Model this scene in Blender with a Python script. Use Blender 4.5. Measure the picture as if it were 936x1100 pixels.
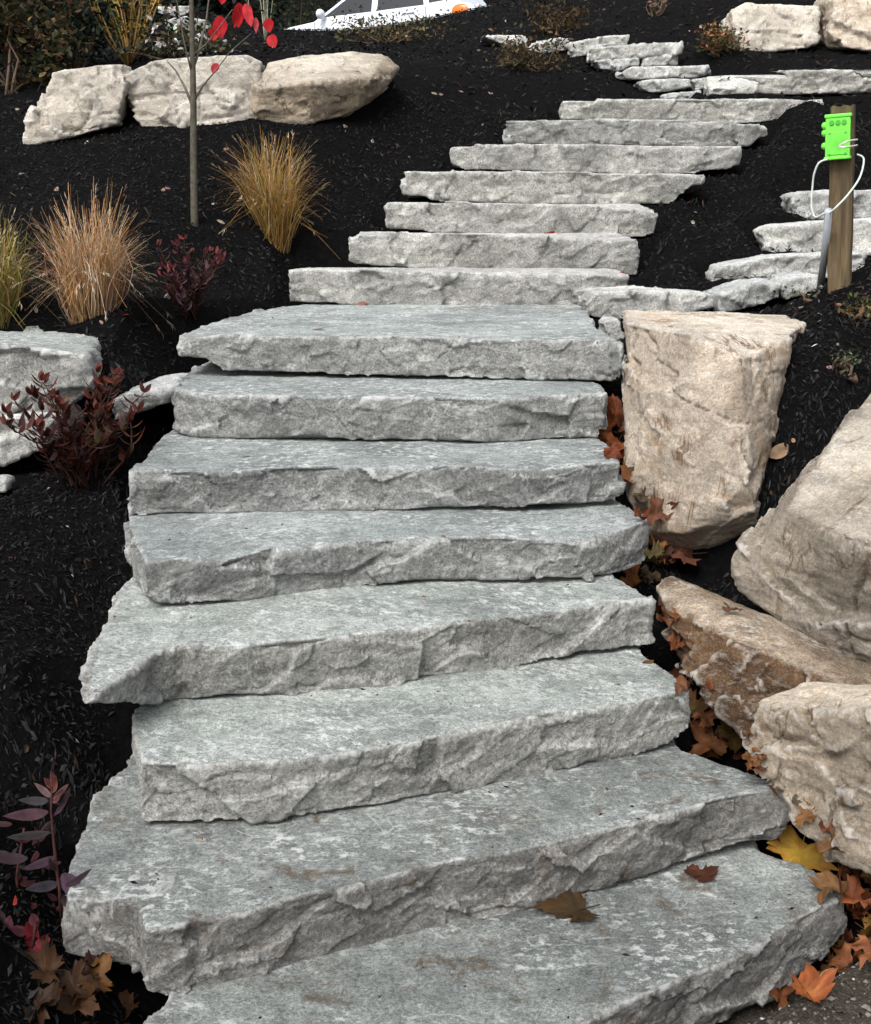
import bpy, bmesh, math, random
import numpy as np
from mathutils import Vector, Matrix, Euler
from bpy_extras import mesh_utils  # noqa

for o in list(bpy.data.objects): bpy.data.objects.remove(o)
scene = bpy.context.scene
COL = scene.collection
R = math.radians
random.seed(7); rng = np.random.default_rng(7)

# ------------------------------------------------------------------ camera, light, exposure
EYE, PITCH, F = 1.77, R(14.0), 1300.0
cam_d = bpy.data.cameras.new('camera'); cam = bpy.data.objects.new('camera', cam_d); COL.objects.link(cam)
cam.location = (0, 0, EYE); cam.rotation_euler = (R(90) - PITCH, 0, 0)
cam_d.sensor_fit = 'VERTICAL'; cam_d.sensor_height = 24.0; cam_d.lens = F / 1100 * 24.0
cam_d.clip_start = 0.05; cam_d.clip_end = 500
scene.camera = cam
SUN_EL, SUN_AZ = R(50), R(207)          # azimuth measured clockwise from +Y: behind the camera, to its left
world = bpy.data.worlds.new("World"); scene.world = world; world.use_nodes = True
wn = world.node_tree.nodes; wl = world.node_tree.links; wn.clear()
sky = wn.new('ShaderNodeTexSky'); sky.sky_type = 'NISHITA'; sky.sun_disc = False
sky.sun_elevation = SUN_EL; sky.sun_rotation = SUN_AZ; sky.dust_density = 5.0; sky.air_density = 1.0
hs = wn.new('ShaderNodeHueSaturation'); hs.inputs['Saturation'].default_value = 0.32
bg = wn.new('ShaderNodeBackground'); bg.inputs['Strength'].default_value = 0.12
wo = wn.new('ShaderNodeOutputWorld')
wl.new(sky.outputs[0], hs.inputs['Color']); wl.new(hs.outputs[0], bg.inputs['Color']); wl.new(bg.outputs[0], wo.inputs['Surface'])
sun_d = bpy.data.lights.new('sun', 'SUN'); sun_d.energy = 1.45; sun_d.angle = R(28); sun_d.color = (1.0, 0.985, 0.96)
sun = bpy.data.objects.new('sun', sun_d); COL.objects.link(sun)
sdir = Vector((math.sin(SUN_AZ) * math.cos(SUN_EL), math.cos(SUN_AZ) * math.cos(SUN_EL), math.sin(SUN_EL)))
sun.rotation_euler = sdir.to_track_quat('Z', 'Y').to_euler(); sun.location = sdir * 20
scene.view_settings.view_transform = 'Standard'; scene.view_settings.look = 'None'
scene.view_settings.gamma = 1.0; scene.view_settings.use_curve_mapping = False
scene.view_settings.exposure = 0.93

# ------------------------------------------------------------------ pixel of the photograph (936 x 1100) -> point in the place
ct, st_ = math.cos(PITCH), math.sin(PITCH)
def ray(u, v):
    xc, yc = (u - 468.0) / F, (550.0 - v) / F
    return np.array((xc, ct + yc * st_, -st_ + yc * ct))
def at_z(u, v, z):
    d = ray(u, v); return d * (z / d[2]) + np.array((0, 0, EYE))
def at_y(u, v, Y):
    d = ray(u, v); return d * (Y / d[1]) + np.array((0, 0, EYE))

# ------------------------------------------------------------------ noise
def _h(ix, iy, iz, seed):
    h = (ix.astype(np.int64) * 374761393 + iy.astype(np.int64) * 668265263 + iz.astype(np.int64) * 2147483647 + seed * 974634777) & 0xFFFFFFFF
    h = ((h ^ (h >> 13)) * 1274126177) & 0xFFFFFFFF
    h = ((h ^ (h >> 16)) * 2246822519) & 0xFFFFFFFF
    return (h ^ (h >> 15)) & 0xFFFFFFFF
def _r(h, k): return (((h * (2 * k + 3) * 2654435761) >> 7) & 0xFFFF) / 65535.0
def vnoise(p, seed=0):
    i = np.floor(p).astype(np.int64); f = p - i; f = f * f * f * (f * (f * 6 - 15) + 10)
    out = 0
    for dx in (0, 1):
        for dy in (0, 1):
            for dz in (0, 1):
                w = (f[:, 0] if dx else 1 - f[:, 0]) * (f[:, 1] if dy else 1 - f[:, 1]) * (f[:, 2] if dz else 1 - f[:, 2])
                out = out + w * ((_h(i[:, 0] + dx, i[:, 1] + dy, i[:, 2] + dz, seed) & 0xFFFF) / 32767.5 - 1)
    return out
def fbm(p, octv=4, seed=0, gain=0.5):
    a, s, t = 1.0, 0.0, 0.0
    for k in range(octv):
        s = s + a * vnoise(p * (2.03 ** k) + 17.3 * k, seed + k); t += a; a *= gain
    return s / t
def facet(p, seed=0, tilt=0.9):
    """broken-stone facets: each cell is a tilted plane"""
    i = np.floor(p).astype(np.int64)
    best = np.full(len(p), 9.0); val = np.zeros(len(p))
    for dx in (-1, 0, 1):
        for dy in (-1, 0, 1):
            for dz in (-1, 0, 1):
                c = i + np.array((dx, dy, dz)); h = _h(c[:, 0], c[:, 1], c[:, 2], seed)
                fp = c + np.stack((_r(h, 1), _r(h, 2), _r(h, 3)), 1)
                q = p - fp; d = (q * q).sum(1)
                hv = (_r(h, 4) - .5) + tilt * ((_r(h, 5) - .5) * q[:, 0] + (_r(h, 6) - .5) * q[:, 1] + (_r(h, 7) - .3) * q[:, 2])
                m = d < best; best[m] = d[m]; val[m] = hv[m]
    return val
def sstep(x, a, b):
    t = np.clip((x - a) / (b - a), 0, 1); return t * t * (3 - 2 * t)

# ------------------------------------------------------------------ materials
def newmat(name):
    m = bpy.data.materials.new(name); m.use_nodes = True
    nt = m.node_tree; nt.nodes.clear()
    out = nt.nodes.new('ShaderNodeOutputMaterial'); b = nt.nodes.new('ShaderNodeBsdfPrincipled')
    nt.links.new(b.outputs[0], out.inputs[0]); return m, nt, b
def N(nt, typ, **kw):
    n = nt.nodes.new(typ)
    for k, v in kw.items():
        if hasattr(n, k): setattr(n, k, v)
        else: n.inputs[k].default_value = v
    return n
def ramp(nt, src, stops):
    r = nt.nodes.new('ShaderNodeValToRGB'); cr = r.color_ramp
    while len(cr.elements) < len(stops): cr.elements.new(0.5)
    for e, (p, c) in zip(cr.elements, stops):
        e.position = p; e.color = (*(c if not isinstance(c, (int, float)) else (c, c, c)), 1)
    nt.links.new(src, r.inputs[0]); return r.outputs[0]
def mix(nt, fac, a, b, mode='MIX'):
    n = nt.nodes.new('ShaderNodeMix'); n.data_type = 'RGBA'; n.blend_type = mode
    def put(i, s):
        if isinstance(s, bpy.types.NodeSocket): nt.links.new(s, n.inputs[i])
        elif isinstance(s, (int, float)): n.inputs[i].default_value = s if i == 0 else (s, s, s, 1)
        else: n.inputs[i].default_value = (*s, 1)
    put(0, fac); put(6, a); put(7, b); return n.outputs[2]
def math_(nt, op, a, b):
    n = nt.nodes.new('ShaderNodeMath'); n.operation = op
    for i, s in enumerate((a, b)):
        if isinstance(s, bpy.types.NodeSocket): nt.links.new(s, n.inputs[i])
        else: n.inputs[i].default_value = s
    return n.outputs[0]
def coords(nt, scale=(1, 1, 1), turn=False):
    tc = nt.nodes.new('ShaderNodeTexCoord'); oi = nt.nodes.new('ShaderNodeObjectInfo')
    add = nt.nodes.new('ShaderNodeVectorMath'); add.operation = 'ADD'
    m = math_(nt, 'MULTIPLY', oi.outputs['Random'], 40.0)
    nt.links.new(tc.outputs['Object'], add.inputs[0]); nt.links.new(m, add.inputs[1])
    src = add.outputs[0]
    if turn:
        vr = nt.nodes.new('ShaderNodeVectorRotate'); vr.rotation_type = 'Z_AXIS'; nt.links.new(src, vr.inputs['Vector'])
        nt.links.new(math_(nt, 'MULTIPLY', math_(nt, 'SUBTRACT', oi.outputs['Random'], .5), 1.5), vr.inputs['Angle']); src = vr.outputs[0]
    mp = nt.nodes.new('ShaderNodeMapping'); mp.inputs['Scale'].default_value = scale
    nt.links.new(src, mp.inputs[0]); return mp.outputs[0]
def noise(nt, vec, scale, detail=6, rough=.6, dist=0.0):
    n = nt.nodes.new('ShaderNodeTexNoise'); n.inputs['Scale'].default_value = scale
    n.inputs['Detail'].default_value = detail; n.inputs['Roughness'].default_value = rough; n.inputs['Distortion'].default_value = dist
    nt.links.new(vec, n.inputs['Vector']); return n.outputs[0]
def bump(nt, b, h, strength, dist, prev=None):
    n = nt.nodes.new('ShaderNodeBump'); n.inputs['Strength'].default_value = strength; n.inputs['Distance'].default_value = dist
    nt.links.new(h, n.inputs['Height'])
    if prev is not None: nt.links.new(prev, n.inputs['Normal'])
    nt.links.new(n.outputs[0], b.inputs['Normal']); return n.outputs[0]

def stone_mat(name, dark, light, top_dark, top_light, flake=(.74, .76, .75), flake_amt=1.0, stain=(.10, .06, .03), stain_lo=.62, stain_amt=.5,
              patch=None, patch_lo=.55, edge=.55, strata=0.0, mott=.75, vein=None, vein_amt=.5):
    m, nt, b = newmat(name)
    v = coords(nt); vs = coords(nt, (17, 25, 50), True); vl = coords(nt, (2.2, 2.2, 14))
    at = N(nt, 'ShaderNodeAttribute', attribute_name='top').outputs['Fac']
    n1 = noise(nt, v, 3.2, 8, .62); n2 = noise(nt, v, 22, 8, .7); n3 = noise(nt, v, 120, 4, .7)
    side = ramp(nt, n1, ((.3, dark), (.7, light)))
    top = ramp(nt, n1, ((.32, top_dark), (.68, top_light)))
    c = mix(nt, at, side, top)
    oi_ = nt.nodes.new('ShaderNodeObjectInfo')
    c = mix(nt, 1.0, c, ramp(nt, oi_.outputs['Random'], ((0.0, (.82, .84, .855)), (.5, (1.0, 1.0, .99)), (1.0, (1.14, 1.13, 1.09)))), 'MULTIPLY')
    c = mix(nt, .65, c, ramp(nt, noise(nt, v, 1.9, 5, .62, .8), ((.35, .58), (.5, 1.0), (.65, 1.28))), 'MULTIPLY')
    c = mix(nt, mott, c, ramp(nt, n2, ((.28, .42), (.5, .95), (.72, 1.5))), 'MULTIPLY')
    c = mix(nt, min(.8, mott + .05), c, ramp(nt, n3, ((.3, .38), (.5, 1.0), (.7, 1.65))), 'MULTIPLY')
    c = mix(nt, min(.7, mott * .9), c, ramp(nt, noise(nt, v, 270, 3, .7), ((.32, .40), (.5, 1.0), (.68, 1.7))), 'MULTIPLY')
    if strata: c = mix(nt, strata, c, ramp(nt, noise(nt, vl, 3.0, 8, .7, .6), ((.35, .62), (.5, 1.0), (.65, 1.25))), 'MULTIPLY')
    if patch: c = mix(nt, ramp(nt, noise(nt, v, 4.5, 9, .68, .8), ((patch_lo, 0.0), (patch_lo + .16, .8))), c, patch)
    if vein:
        vd = math_(nt, 'ABSOLUTE', math_(nt, 'SUBTRACT', noise(nt, coords(nt, (1.6, 1.6, .45)) if mott < .6 else v, 3.4, 4, .55, 1.2), .5), 0.0)
        vm = math_(nt, 'MULTIPLY', ramp(nt, vd, ((.0, 1.0), (.012 if mott > .6 else .028, 0.0))), ramp(nt, noise(nt, v, 7, 3, .5), ((.5, 0.0), (.6, vein_amt))))
        c = mix(nt, vm, c, vein)
    fl = ramp(nt, noise(nt, vs, 1.9, 9, .78), ((.515, 0.0), (.575, 1.0)))
    fm = ramp(nt, noise(nt, v, 4.0, 5, .6), ((.42, 0.10), (.56, 1.0)))
    fa = math_(nt, 'MULTIPLY', fl, fm)
    tw = math_(nt, 'ADD', math_(nt, 'MULTIPLY', at, .62), .28)
    fa = math_(nt, 'MULTIPLY', math_(nt, 'MULTIPLY', fa, tw), flake_amt)
    c = mix(nt, fa, c, flake)
    sp = ramp(nt, noise(nt, v, 300, 2, .5), ((.68, 0.0), (.74, .75)))
    c = mix(nt, math_(nt, 'MULTIPLY', sp, flake_amt * .8), c, flake)
    sn = ramp(nt, noise(nt, v, 9.0, 9, .72, .4), ((stain_lo, 0.0), (stain_lo + .10, 1.0)))
    c = mix(nt, math_(nt, 'MULTIPLY', sn, stain_amt), c, stain)
    ed = N(nt, 'ShaderNodeAttribute', attribute_name='edge').outputs['Fac']
    pe = ramp(nt, ed, ((.70, 0.0), (1.0, 1.0)))
    pe = math_(nt, 'MULTIPLY', pe, math_(nt, 'MULTIPLY', ramp(nt, n2, ((.42, .15), (.56, 1.0))), edge))
    c = mix(nt, pe, c, flake)
    nt.links.new(c, b.inputs['Base Color'])
    b.inputs['Roughness'].default_value = .82; b.inputs['Specular IOR Level'].default_value = .3
    wv = nt.nodes.new('ShaderNodeVectorMath'); wv.operation = 'MULTIPLY_ADD'
    nz_ = nt.nodes.new('ShaderNodeTexNoise'); nz_.inputs['Scale'].default_value = 14; nz_.inputs['Detail'].default_value = 5; nt.links.new(v, nz_.inputs['Vector'])
    nt.links.new(nz_.outputs['Color'], wv.inputs[0]); wv.inputs[1].default_value = (.12, .12, .12); nt.links.new(v, wv.inputs[2])
    vo = nt.nodes.new('ShaderNodeTexVoronoi'); vo.inputs['Scale'].default_value = 26; nt.links.new(wv.outputs[0], vo.inputs['Vector'])
    vo2 = nt.nodes.new('ShaderNodeTexVoronoi'); vo2.inputs['Scale'].default_value = 75; nt.links.new(wv.outputs[0], vo2.inputs['Vector'])
    led = math_(nt, 'MULTIPLY', math_(nt, 'ADD', vo.outputs['Color'], math_(nt, 'MULTIPLY', vo2.outputs['Color'], .5)), math_(nt, 'SUBTRACT', 1.15, at))
    p = bump(nt, b, n2, .8, .016)
    p = bump(nt, b, led, .5, .005, p)
    p = bump(nt, b, noise(nt, v, 80, 8, .8), 1.0, .009, p)
    p = bump(nt, b, noise(nt, v, 230, 4, .75), .8, .003, p)
    bump(nt, b, fl, .5, .003, p)
    return m

M = {}
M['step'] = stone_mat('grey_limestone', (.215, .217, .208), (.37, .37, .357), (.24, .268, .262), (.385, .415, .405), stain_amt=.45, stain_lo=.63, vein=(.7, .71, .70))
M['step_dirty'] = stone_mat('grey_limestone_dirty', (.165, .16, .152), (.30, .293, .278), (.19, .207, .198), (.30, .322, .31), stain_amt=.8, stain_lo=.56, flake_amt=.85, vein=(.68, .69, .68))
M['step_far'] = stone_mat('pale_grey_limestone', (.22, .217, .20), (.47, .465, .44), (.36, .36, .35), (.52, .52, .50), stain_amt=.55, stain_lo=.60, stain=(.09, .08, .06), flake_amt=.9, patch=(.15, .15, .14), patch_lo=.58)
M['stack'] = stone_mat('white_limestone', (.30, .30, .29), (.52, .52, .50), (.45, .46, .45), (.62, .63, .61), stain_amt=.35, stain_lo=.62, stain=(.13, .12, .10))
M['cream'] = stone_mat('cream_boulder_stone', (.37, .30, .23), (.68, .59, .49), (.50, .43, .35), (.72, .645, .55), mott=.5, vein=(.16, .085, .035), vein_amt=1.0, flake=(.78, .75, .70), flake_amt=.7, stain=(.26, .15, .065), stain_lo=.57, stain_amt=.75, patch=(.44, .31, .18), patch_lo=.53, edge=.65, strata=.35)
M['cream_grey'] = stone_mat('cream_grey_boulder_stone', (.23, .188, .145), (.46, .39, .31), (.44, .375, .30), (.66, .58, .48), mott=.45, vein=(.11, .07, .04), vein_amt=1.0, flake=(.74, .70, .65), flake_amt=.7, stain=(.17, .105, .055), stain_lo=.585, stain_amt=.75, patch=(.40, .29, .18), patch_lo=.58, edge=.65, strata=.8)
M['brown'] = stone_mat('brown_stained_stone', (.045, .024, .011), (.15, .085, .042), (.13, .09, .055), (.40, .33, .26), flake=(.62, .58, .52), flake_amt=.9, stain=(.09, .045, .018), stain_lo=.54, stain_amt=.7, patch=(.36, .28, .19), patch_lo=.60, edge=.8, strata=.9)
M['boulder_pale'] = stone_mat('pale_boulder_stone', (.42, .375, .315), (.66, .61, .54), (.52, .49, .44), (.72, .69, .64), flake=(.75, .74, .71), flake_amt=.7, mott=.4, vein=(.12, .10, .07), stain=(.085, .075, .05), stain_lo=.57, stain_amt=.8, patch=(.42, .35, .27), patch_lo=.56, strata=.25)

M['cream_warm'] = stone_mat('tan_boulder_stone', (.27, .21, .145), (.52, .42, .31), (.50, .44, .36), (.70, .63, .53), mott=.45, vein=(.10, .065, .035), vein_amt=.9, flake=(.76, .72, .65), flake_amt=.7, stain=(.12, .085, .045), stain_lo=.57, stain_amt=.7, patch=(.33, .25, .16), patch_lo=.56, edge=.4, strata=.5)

def col_mat(name, rough=.7, spec=.3, trans=0.0, vary=.35, scale=60):
    m, nt, b = newmat(name)
    a = N(nt, 'ShaderNodeAttribute', attribute_name='col').outputs['Color']
    v = coords(nt)
    c = mix(nt, vary, a, ramp(nt, noise(nt, v, scale, 5, .65), ((.3, .45), (.7, 1.55))), 'MULTIPLY')
    nt.links.new(c, b.inputs['Base Color']); b.inputs['Roughness'].default_value = rough; b.inputs['Specular IOR Level'].default_value = spec
    if trans:
        out = [n for n in nt.nodes if n.type == 'OUTPUT_MATERIAL'][0]
        t = nt.nodes.new('ShaderNodeBsdfTranslucent'); nt.links.new(c, t.inputs[0])
        ms = nt.nodes.new('ShaderNodeMixShader'); ms.inputs[0].default_value = trans
        nt.links.new(b.outputs[0], ms.inputs[1]); nt.links.new(t.outputs[0], ms.inputs[2]); nt.links.new(ms.outputs[0], out.inputs[0])
    return m
M['leaf'] = col_mat('plant_leaf', .6, .14, .2, .5, 55)
M['blade'] = col_mat('dry_grass', .7, .2, .3, .2, 30)
M['dead'] = col_mat('dead_leaf', .65, .2, .15, .7, 22)
M['chip'] = col_mat('bark_chips', .85, .06, 0, .4, 120)
M['bark'] = col_mat('bark', .85, .1, 0, .65, 45)

def plain(name, c, rough=.5, metal=0.0, vary=.15, scale=30, spec=.5, bmp=0.0):
    m, nt, b = newmat(name); v = coords(nt)
    cc = mix(nt, vary, c, ramp(nt, noise(nt, v, scale, 5, .6), ((.3, .5), (.7, 1.4))), 'MULTIPLY')
    nt.links.new(cc, b.inputs['Base Color']); b.inputs['Roughness'].default_value = rough; b.inputs['Metallic'].default_value = metal
    b.inputs['Specular IOR Level'].default_value = spec
    if bmp: bump(nt, b, noise(nt, v, scale * 2, 6, .7), bmp, .004)
    return m

m, nt, b = newmat('black_mulch'); M['mulch'] = m
v = coords(nt); n1 = noise(nt, v, 40, 8, .75); n2 = noise(nt, v, 5, 4, .6)
c = ramp(nt, n1, ((.3, (.0018, .0018, .002)), (.6, (.0062, .006, .0063)), (.78, (.017, .0165, .016))))
gp = nt.nodes.new('ShaderNodeAttribute'); gp.attribute_name = 'soil'
c2 = ramp(nt, noise(nt, v, 160, 6, .7), ((.3, (.03, .025, .02)), (.55, (.085, .072, .058)), (.72, (.26, .235, .20))))
c = mix(nt, gp.outputs['Fac'], c, c2)
nt.links.new(c, b.inputs['Base Color']); b.inputs['Roughness'].default_value = .9; b.inputs['Specular IOR Level'].default_value = .04
bump(nt, b, n1, .9, .03)

# ------------------------------------------------------------------ object helpers
def tag(o, label=None, cat=None, group=None, kind=None):
    if label: o['label'] = label
    if cat: o['category'] = cat
    if group: o['group'] = group
    if kind: o['kind'] = kind
    return o
def link(name, me, mat=None, parent=None, loc=None):
    o = bpy.data.objects.new(name, me); COL.objects.link(o)
    if mat is not None:
        me.materials.clear(); me.materials.append(mat)
    if loc is not None: o.location = loc
    if parent is not None: o.parent = parent
    return o
def empty(name, loc, label, cat, group=None, rot=(0, 0, 0)):
    o = bpy.data.objects.new(name, None); COL.objects.link(o); o.location = loc; o.rotation_euler = rot
    o.empty_display_size = .1
    return tag(o, label, cat, group)
def set_smooth(me): me.polygons.foreach_set('use_smooth', np.ones(len(me.polygons), bool))
def mesh_np(name, V, faces, col=None, smooth=True):
    me = bpy.data.meshes.new(name); me.from_pydata([tuple(p) for p in V], [], faces)
    if col is not None:
        ca = me.color_attributes.new('col', 'FLOAT_COLOR', 'POINT')
        a = np.ones((len(V), 4), np.float32); a[:, :3] = col; ca.data.foreach_set('color', a.ravel())
    if smooth: set_smooth(me)
    return me
class Soup:
    def __init__(s): s.V, s.Fc, s.C = [], [], []
    def add(s, V, Fc, c):
        n = len(s.V); s.V.extend([tuple(p) for p in V]); s.Fc.extend([tuple(i + n for i in f) for f in Fc])
        s.C.extend([tuple(c)] * len(V) if np.ndim(c) == 1 else [tuple(x) for x in c])
    def obj(s, name, mat, parent=None, origin=(0, 0, 0), smooth=True):
        V = np.array(s.V); o3 = np.array(origin)
        me = mesh_np(name, V - o3, s.Fc, np.array(s.C), smooth)
        return link(name, me, mat, parent, None if parent is not None else Vector(origin))
def tube(S, pts, radii, c, n=6):
    pts = [Vector(p) for p in pts]; V, Fc = [], []
    for i, p in enumerate(pts):
        d = (pts[min(i + 1, len(pts) - 1)] - pts[max(i - 1, 0)]).normalized()
        a = d.orthogonal().normalized() if i == 0 else (a - d * a.dot(d)).normalized()
        bb = d.cross(a); r = radii[i] if not isinstance(radii, (int, float)) else radii
        for k in range(n):
            t = 2 * math.pi * k / n; V.append(p + (a * math.cos(t) + bb * math.sin(t)) * r)
    for i in range(len(pts) - 1):
        for k in range(n):
            Fc.append((i * n + k, i * n + (k + 1) % n, (i + 1) * n + (k + 1) % n, (i + 1) * n + k))
    Fc.append(tuple(range(n))[::-1]); Fc.append(tuple((len(pts) - 1) * n + k for k in range(n)))
    S.add(V, Fc, c)

def remeshed(bm, voxel):
    me = bpy.data.meshes.new('tmp'); bm.to_mesh(me); bm.free()
    o = bpy.data.objects.new('tmp', me); COL.objects.link(o)
    md = o.modifiers.new('r', 'REMESH'); md.mode = 'VOXEL'; md.voxel_size = voxel
    dg = bpy.context.evaluated_depsgraph_get()
    me2 = bpy.data.meshes.new_from_object(o.evaluated_get(dg))
    bpy.data.objects.remove(o); bpy.data.meshes.remove(me)
    return me2
def rough_stone(name, bm, voxel, mat, amp=.016, fs=(5.5, 5.5, 9), top_amp=.004, seed=1, strata=0.0, fine=1.0, smooth_it=4, pits=0, crack=0):
    bmesh.ops.recalc_face_normals(bm, faces=bm.faces)
    me = remeshed(bm, voxel); n = len(me.vertices)
    P = np.empty(n * 3); me.vertices.foreach_get('co', P); P = P.reshape(-1, 3)
    Nn = np.empty(n * 3, np.float32); me.vertices.foreach_get('normal', Nn); Nn = Nn.reshape(-1, 3).astype(float)
    E = np.empty(len(me.edges) * 2, np.int32); me.edges.foreach_get('vertices', E); E = E.reshape(-1, 2)
    deg = np.maximum(np.bincount(E[:, 0], minlength=n) + np.bincount(E[:, 1], minlength=n), 1)[:, None]
    def avg(X):
        return np.stack([np.bincount(E[:, 0], X[E[:, 1], k], n) + np.bincount(E[:, 1], X[E[:, 0], k], n) for k in range(3)], 1) / deg
    for _ in range(3): P = P * .45 + avg(P) * .55
    S = Nn.copy()
    for _ in range(smooth_it):
        A = S.copy()
        for k in range(3):
            A[:, k] += np.bincount(E[:, 0], S[E[:, 1], k], n) + np.bincount(E[:, 1], S[E[:, 0], k], n)
        S = A / np.maximum(np.linalg.norm(A, axis=1, keepdims=True), 1e-9)
    side = 1 - sstep(np.abs(S[:, 2]), .55, .95)
    W = P + .022 * np.stack([fbm(P * 7, 3, seed + 50 + k) for k in range(3)], 1)
    h = amp * (facet(W * np.array(fs), seed, 1.9) * 1.3 + .6 * facet(W * np.array(fs) * 2.1 + 5, seed + 3, 1.9) + .2 * facet(W * np.array(fs) * 4.3 + 9, seed + 5, 1.8)) + amp * .35 * fbm(P * 5, 2, seed + 9)
    h += fine * (.0026 * fbm(P * 40, 3, seed + 20, .65) + .0020 * fbm(P * 100, 2, seed + 22) + .0030 * facet(W * np.array((16, 16, 26)) + .25 * np.stack([fbm(P * 22, 2, seed + 70 + k) for k in range(3)], 1) * 3, seed + 24, 1.2))
    if strata: h += strata * np.round(fbm(P * np.array((1.2, 1.2, 26)), 3, seed + 31) * 2.2) / 2.2
    if crack:
        cn = fbm(P * np.array((2.4, 2.4, 1.0)) + 3.3, 3, seed + 80); h -= crack * (1 - sstep(np.abs(cn), .0, .022)) * sstep(fbm(P * 3.0, 2, seed + 81), .0, .2)
        cn2 = fbm(P * np.array((.9, .9, 4.2)) + 7.7, 3, seed + 82); h -= crack * .8 * (1 - sstep(np.abs(cn2), .0, .02)) * sstep(fbm(P * 3.0, 2, seed + 83), -.05, .15)
    ht = .0016 * fbm(P * 70, 2, seed + 44) + top_amp * (fbm(P * np.array((9, 16, 9)), 4, seed + 40) + .8 * facet(W * np.array((9, 15, 9)), seed + 41, .6))
    D = h * side + ht * (1 - side)
    top = sstep(S[:, 2], .70, .93)
    Q = P + S * D[:, None]; Qs = Q.copy()
    for _ in range(6): Qs = avg(Qs)
    edge = np.clip(((Q - Qs) * S).sum(1) / (voxel * .8), -1, 1)
    me.vertices.foreach_set('co', Q.ravel())
    at = me.attributes.new('top', 'FLOAT', 'POINT'); at.data.foreach_set('value', top.astype(np.float32))
    ea = me.attributes.new('edge', 'FLOAT', 'POINT'); ea.data.foreach_set('value', (edge * .5 + .5).astype(np.float32))
    lo, hi = Q.min(0), Q.max(0); org = np.array(((lo[0] + hi[0]) / 2, (lo[1] + hi[1]) / 2, lo[2]))
    me.vertices.foreach_set('co', (Q - org).ravel()); me.name = name; set_smooth(me); me.update()
    return link(name, me, mat, None, Vector(org))
def hull_bm(pts):
    bm = bmesh.new()
    for p in pts: bm.verts.new(p)
    r = bmesh.ops.convex_hull(bm, input=bm.verts)
    junk = list({g for g in r['geom_interior'] + r['geom_unused'] if isinstance(g, bmesh.types.BMVert)})
    bmesh.ops.delete(bm, geom=junk, context='VERTS')
    return bm
def prism_bm(top, bot, inner=None):
    from mathutils.geometry import tessellate_polygon
    bm = bmesh.new(); a = [bm.verts.new(p) for p in top]; b2 = [bm.verts.new(p) for p in bot]; n = len(a)
    cap = a
    if inner is not None:
        cap = [bm.verts.new(p) for p in inner]
        for i in range(n):
            bm.faces.new((cap[i], a[i], a[(i + 1) % n])); bm.faces.new((cap[i], a[(i + 1) % n], cap[(i + 1) % n]))
    for ring in (cap, b2):
        for t in tessellate_polygon([[Vector((q.co.x, q.co.y, 0)) for q in ring]]):
            try: bm.faces.new([ring[k] for k in t])
            except ValueError: pass
    for i in range(n):
        bm.faces.new((a[i], b2[i], b2[(i + 1) % n])); bm.faces.new((a[i], b2[(i + 1) % n], a[(i + 1) % n]))
    return bm

# ------------------------------------------------------------------ the stair: front edges, feet and ends read off the photograph
def interp(pl, us):
    a = np.array(sorted(pl), float); return np.interp(us, a[:, 0], a[:, 1])
STEPS = {}
STEPS[8] = dict(top=[(193,366),(215,365),(238,358),(286,360),(334,361),(379,361),(440,361),(480,363),(536,366),(619,365),(661,368),(672,379)],
    bot=[(193,382),(222,397),(244,400),(292,398),(324,403),(372,405),(440,408),(504,406),(568,408),(616,408),(661,411),(672,404)],
    left=[(225,347),(266,336),(308,329),(340,325)], right=[(648,358),(632,340),(630,330)])
STEPS[7] = dict(top=[(187,414),(203,425),(248,425),(300,425),(351,428),(410,426),(468,426),(537,431),(578,424),(632,424),(651,424)],
    bot=[(187,461),(206,471),(248,471),(312,467),(357,471),(410,474),(468,469),(530,476),(588,472),(644,471),(651,462)],
    left=[(190,406),(207,396)], right=[(645,412)])
STEPS[6] = dict(top=[(140,505),(168,508),(200,505),(255,510),(287,503),(344,500),(400,503),(434,508),(475,500),(513,501),(564,505),(591,510),(632,498),(669,498)],
    bot=[(140,552),(146,555),(216,551),(312,550),(410,548),(503,544),(571,542),(667,539),(669,532)],
    left=[(158,489),(173,468)], right=[(653,477)])
STEPS[5] = dict(top=[(155,612),(178,600),(197,596),(210,601),(235,609),(261,598),(287,588),(325,590),(364,582),(410,580),(451,583),(503,577),(554,577),(581,582),(612,587),(653,580),(670,566),(698,560)],
    bot=[(155,640),(170,648),(200,652),(293,643),(410,631),(451,621),(537,619),(639,621),(687,611),(698,600)],
    left=[(144,585),(136,551)], right=[(670,542)])
STEPS[4] = dict(top=[(92,742),(116,738),(142,718),(163,700),(203,689),(229,694),(254,700),(276,693),(312,689),(363,685),(420,679),(478,671),(572,660),(641,651),(690,642),(700,648)],
    bot=[(92,752),(142,756),(189,752),(254,745),(334,745),(420,738),(467,725),(540,722),(591,709),(623,700),(700,690)],
    left=[(105,690),(130,627)], right=[(665,622)])
STEPS[3] = dict(top=[(149,820),(207,823),(262,818),(327,816),(381,807),(420,802),(467,794),(522,780),(591,765),(660,760),(711,747),(745,741)],
    bot=[(149,884),(154,887),(233,885),(320,878),(420,863),(493,847),(576,838),(638,816),(674,818),(725,798),(745,780)],
    left=[(145,763)], right=[(720,720),(695,705)])
STEPS[2] = dict(top=[(68,967),(146,968),(153,1000),(160,999),(220,988),(273,978),(320,965),(400,946),(450,932),(560,914),(620,902),(692,880),(741,866),(785,856),(841,847),(851,853)],
    bot=[(68,1026),(146,1036),(153,1066),(185,1074),(320,1045),(440,1012),(560,981),(660,952),(753,920),(817,902),(851,880)],
    left=[(79,922),(99,865)], right=[(838,841),(800,827),(735,806)])
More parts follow.
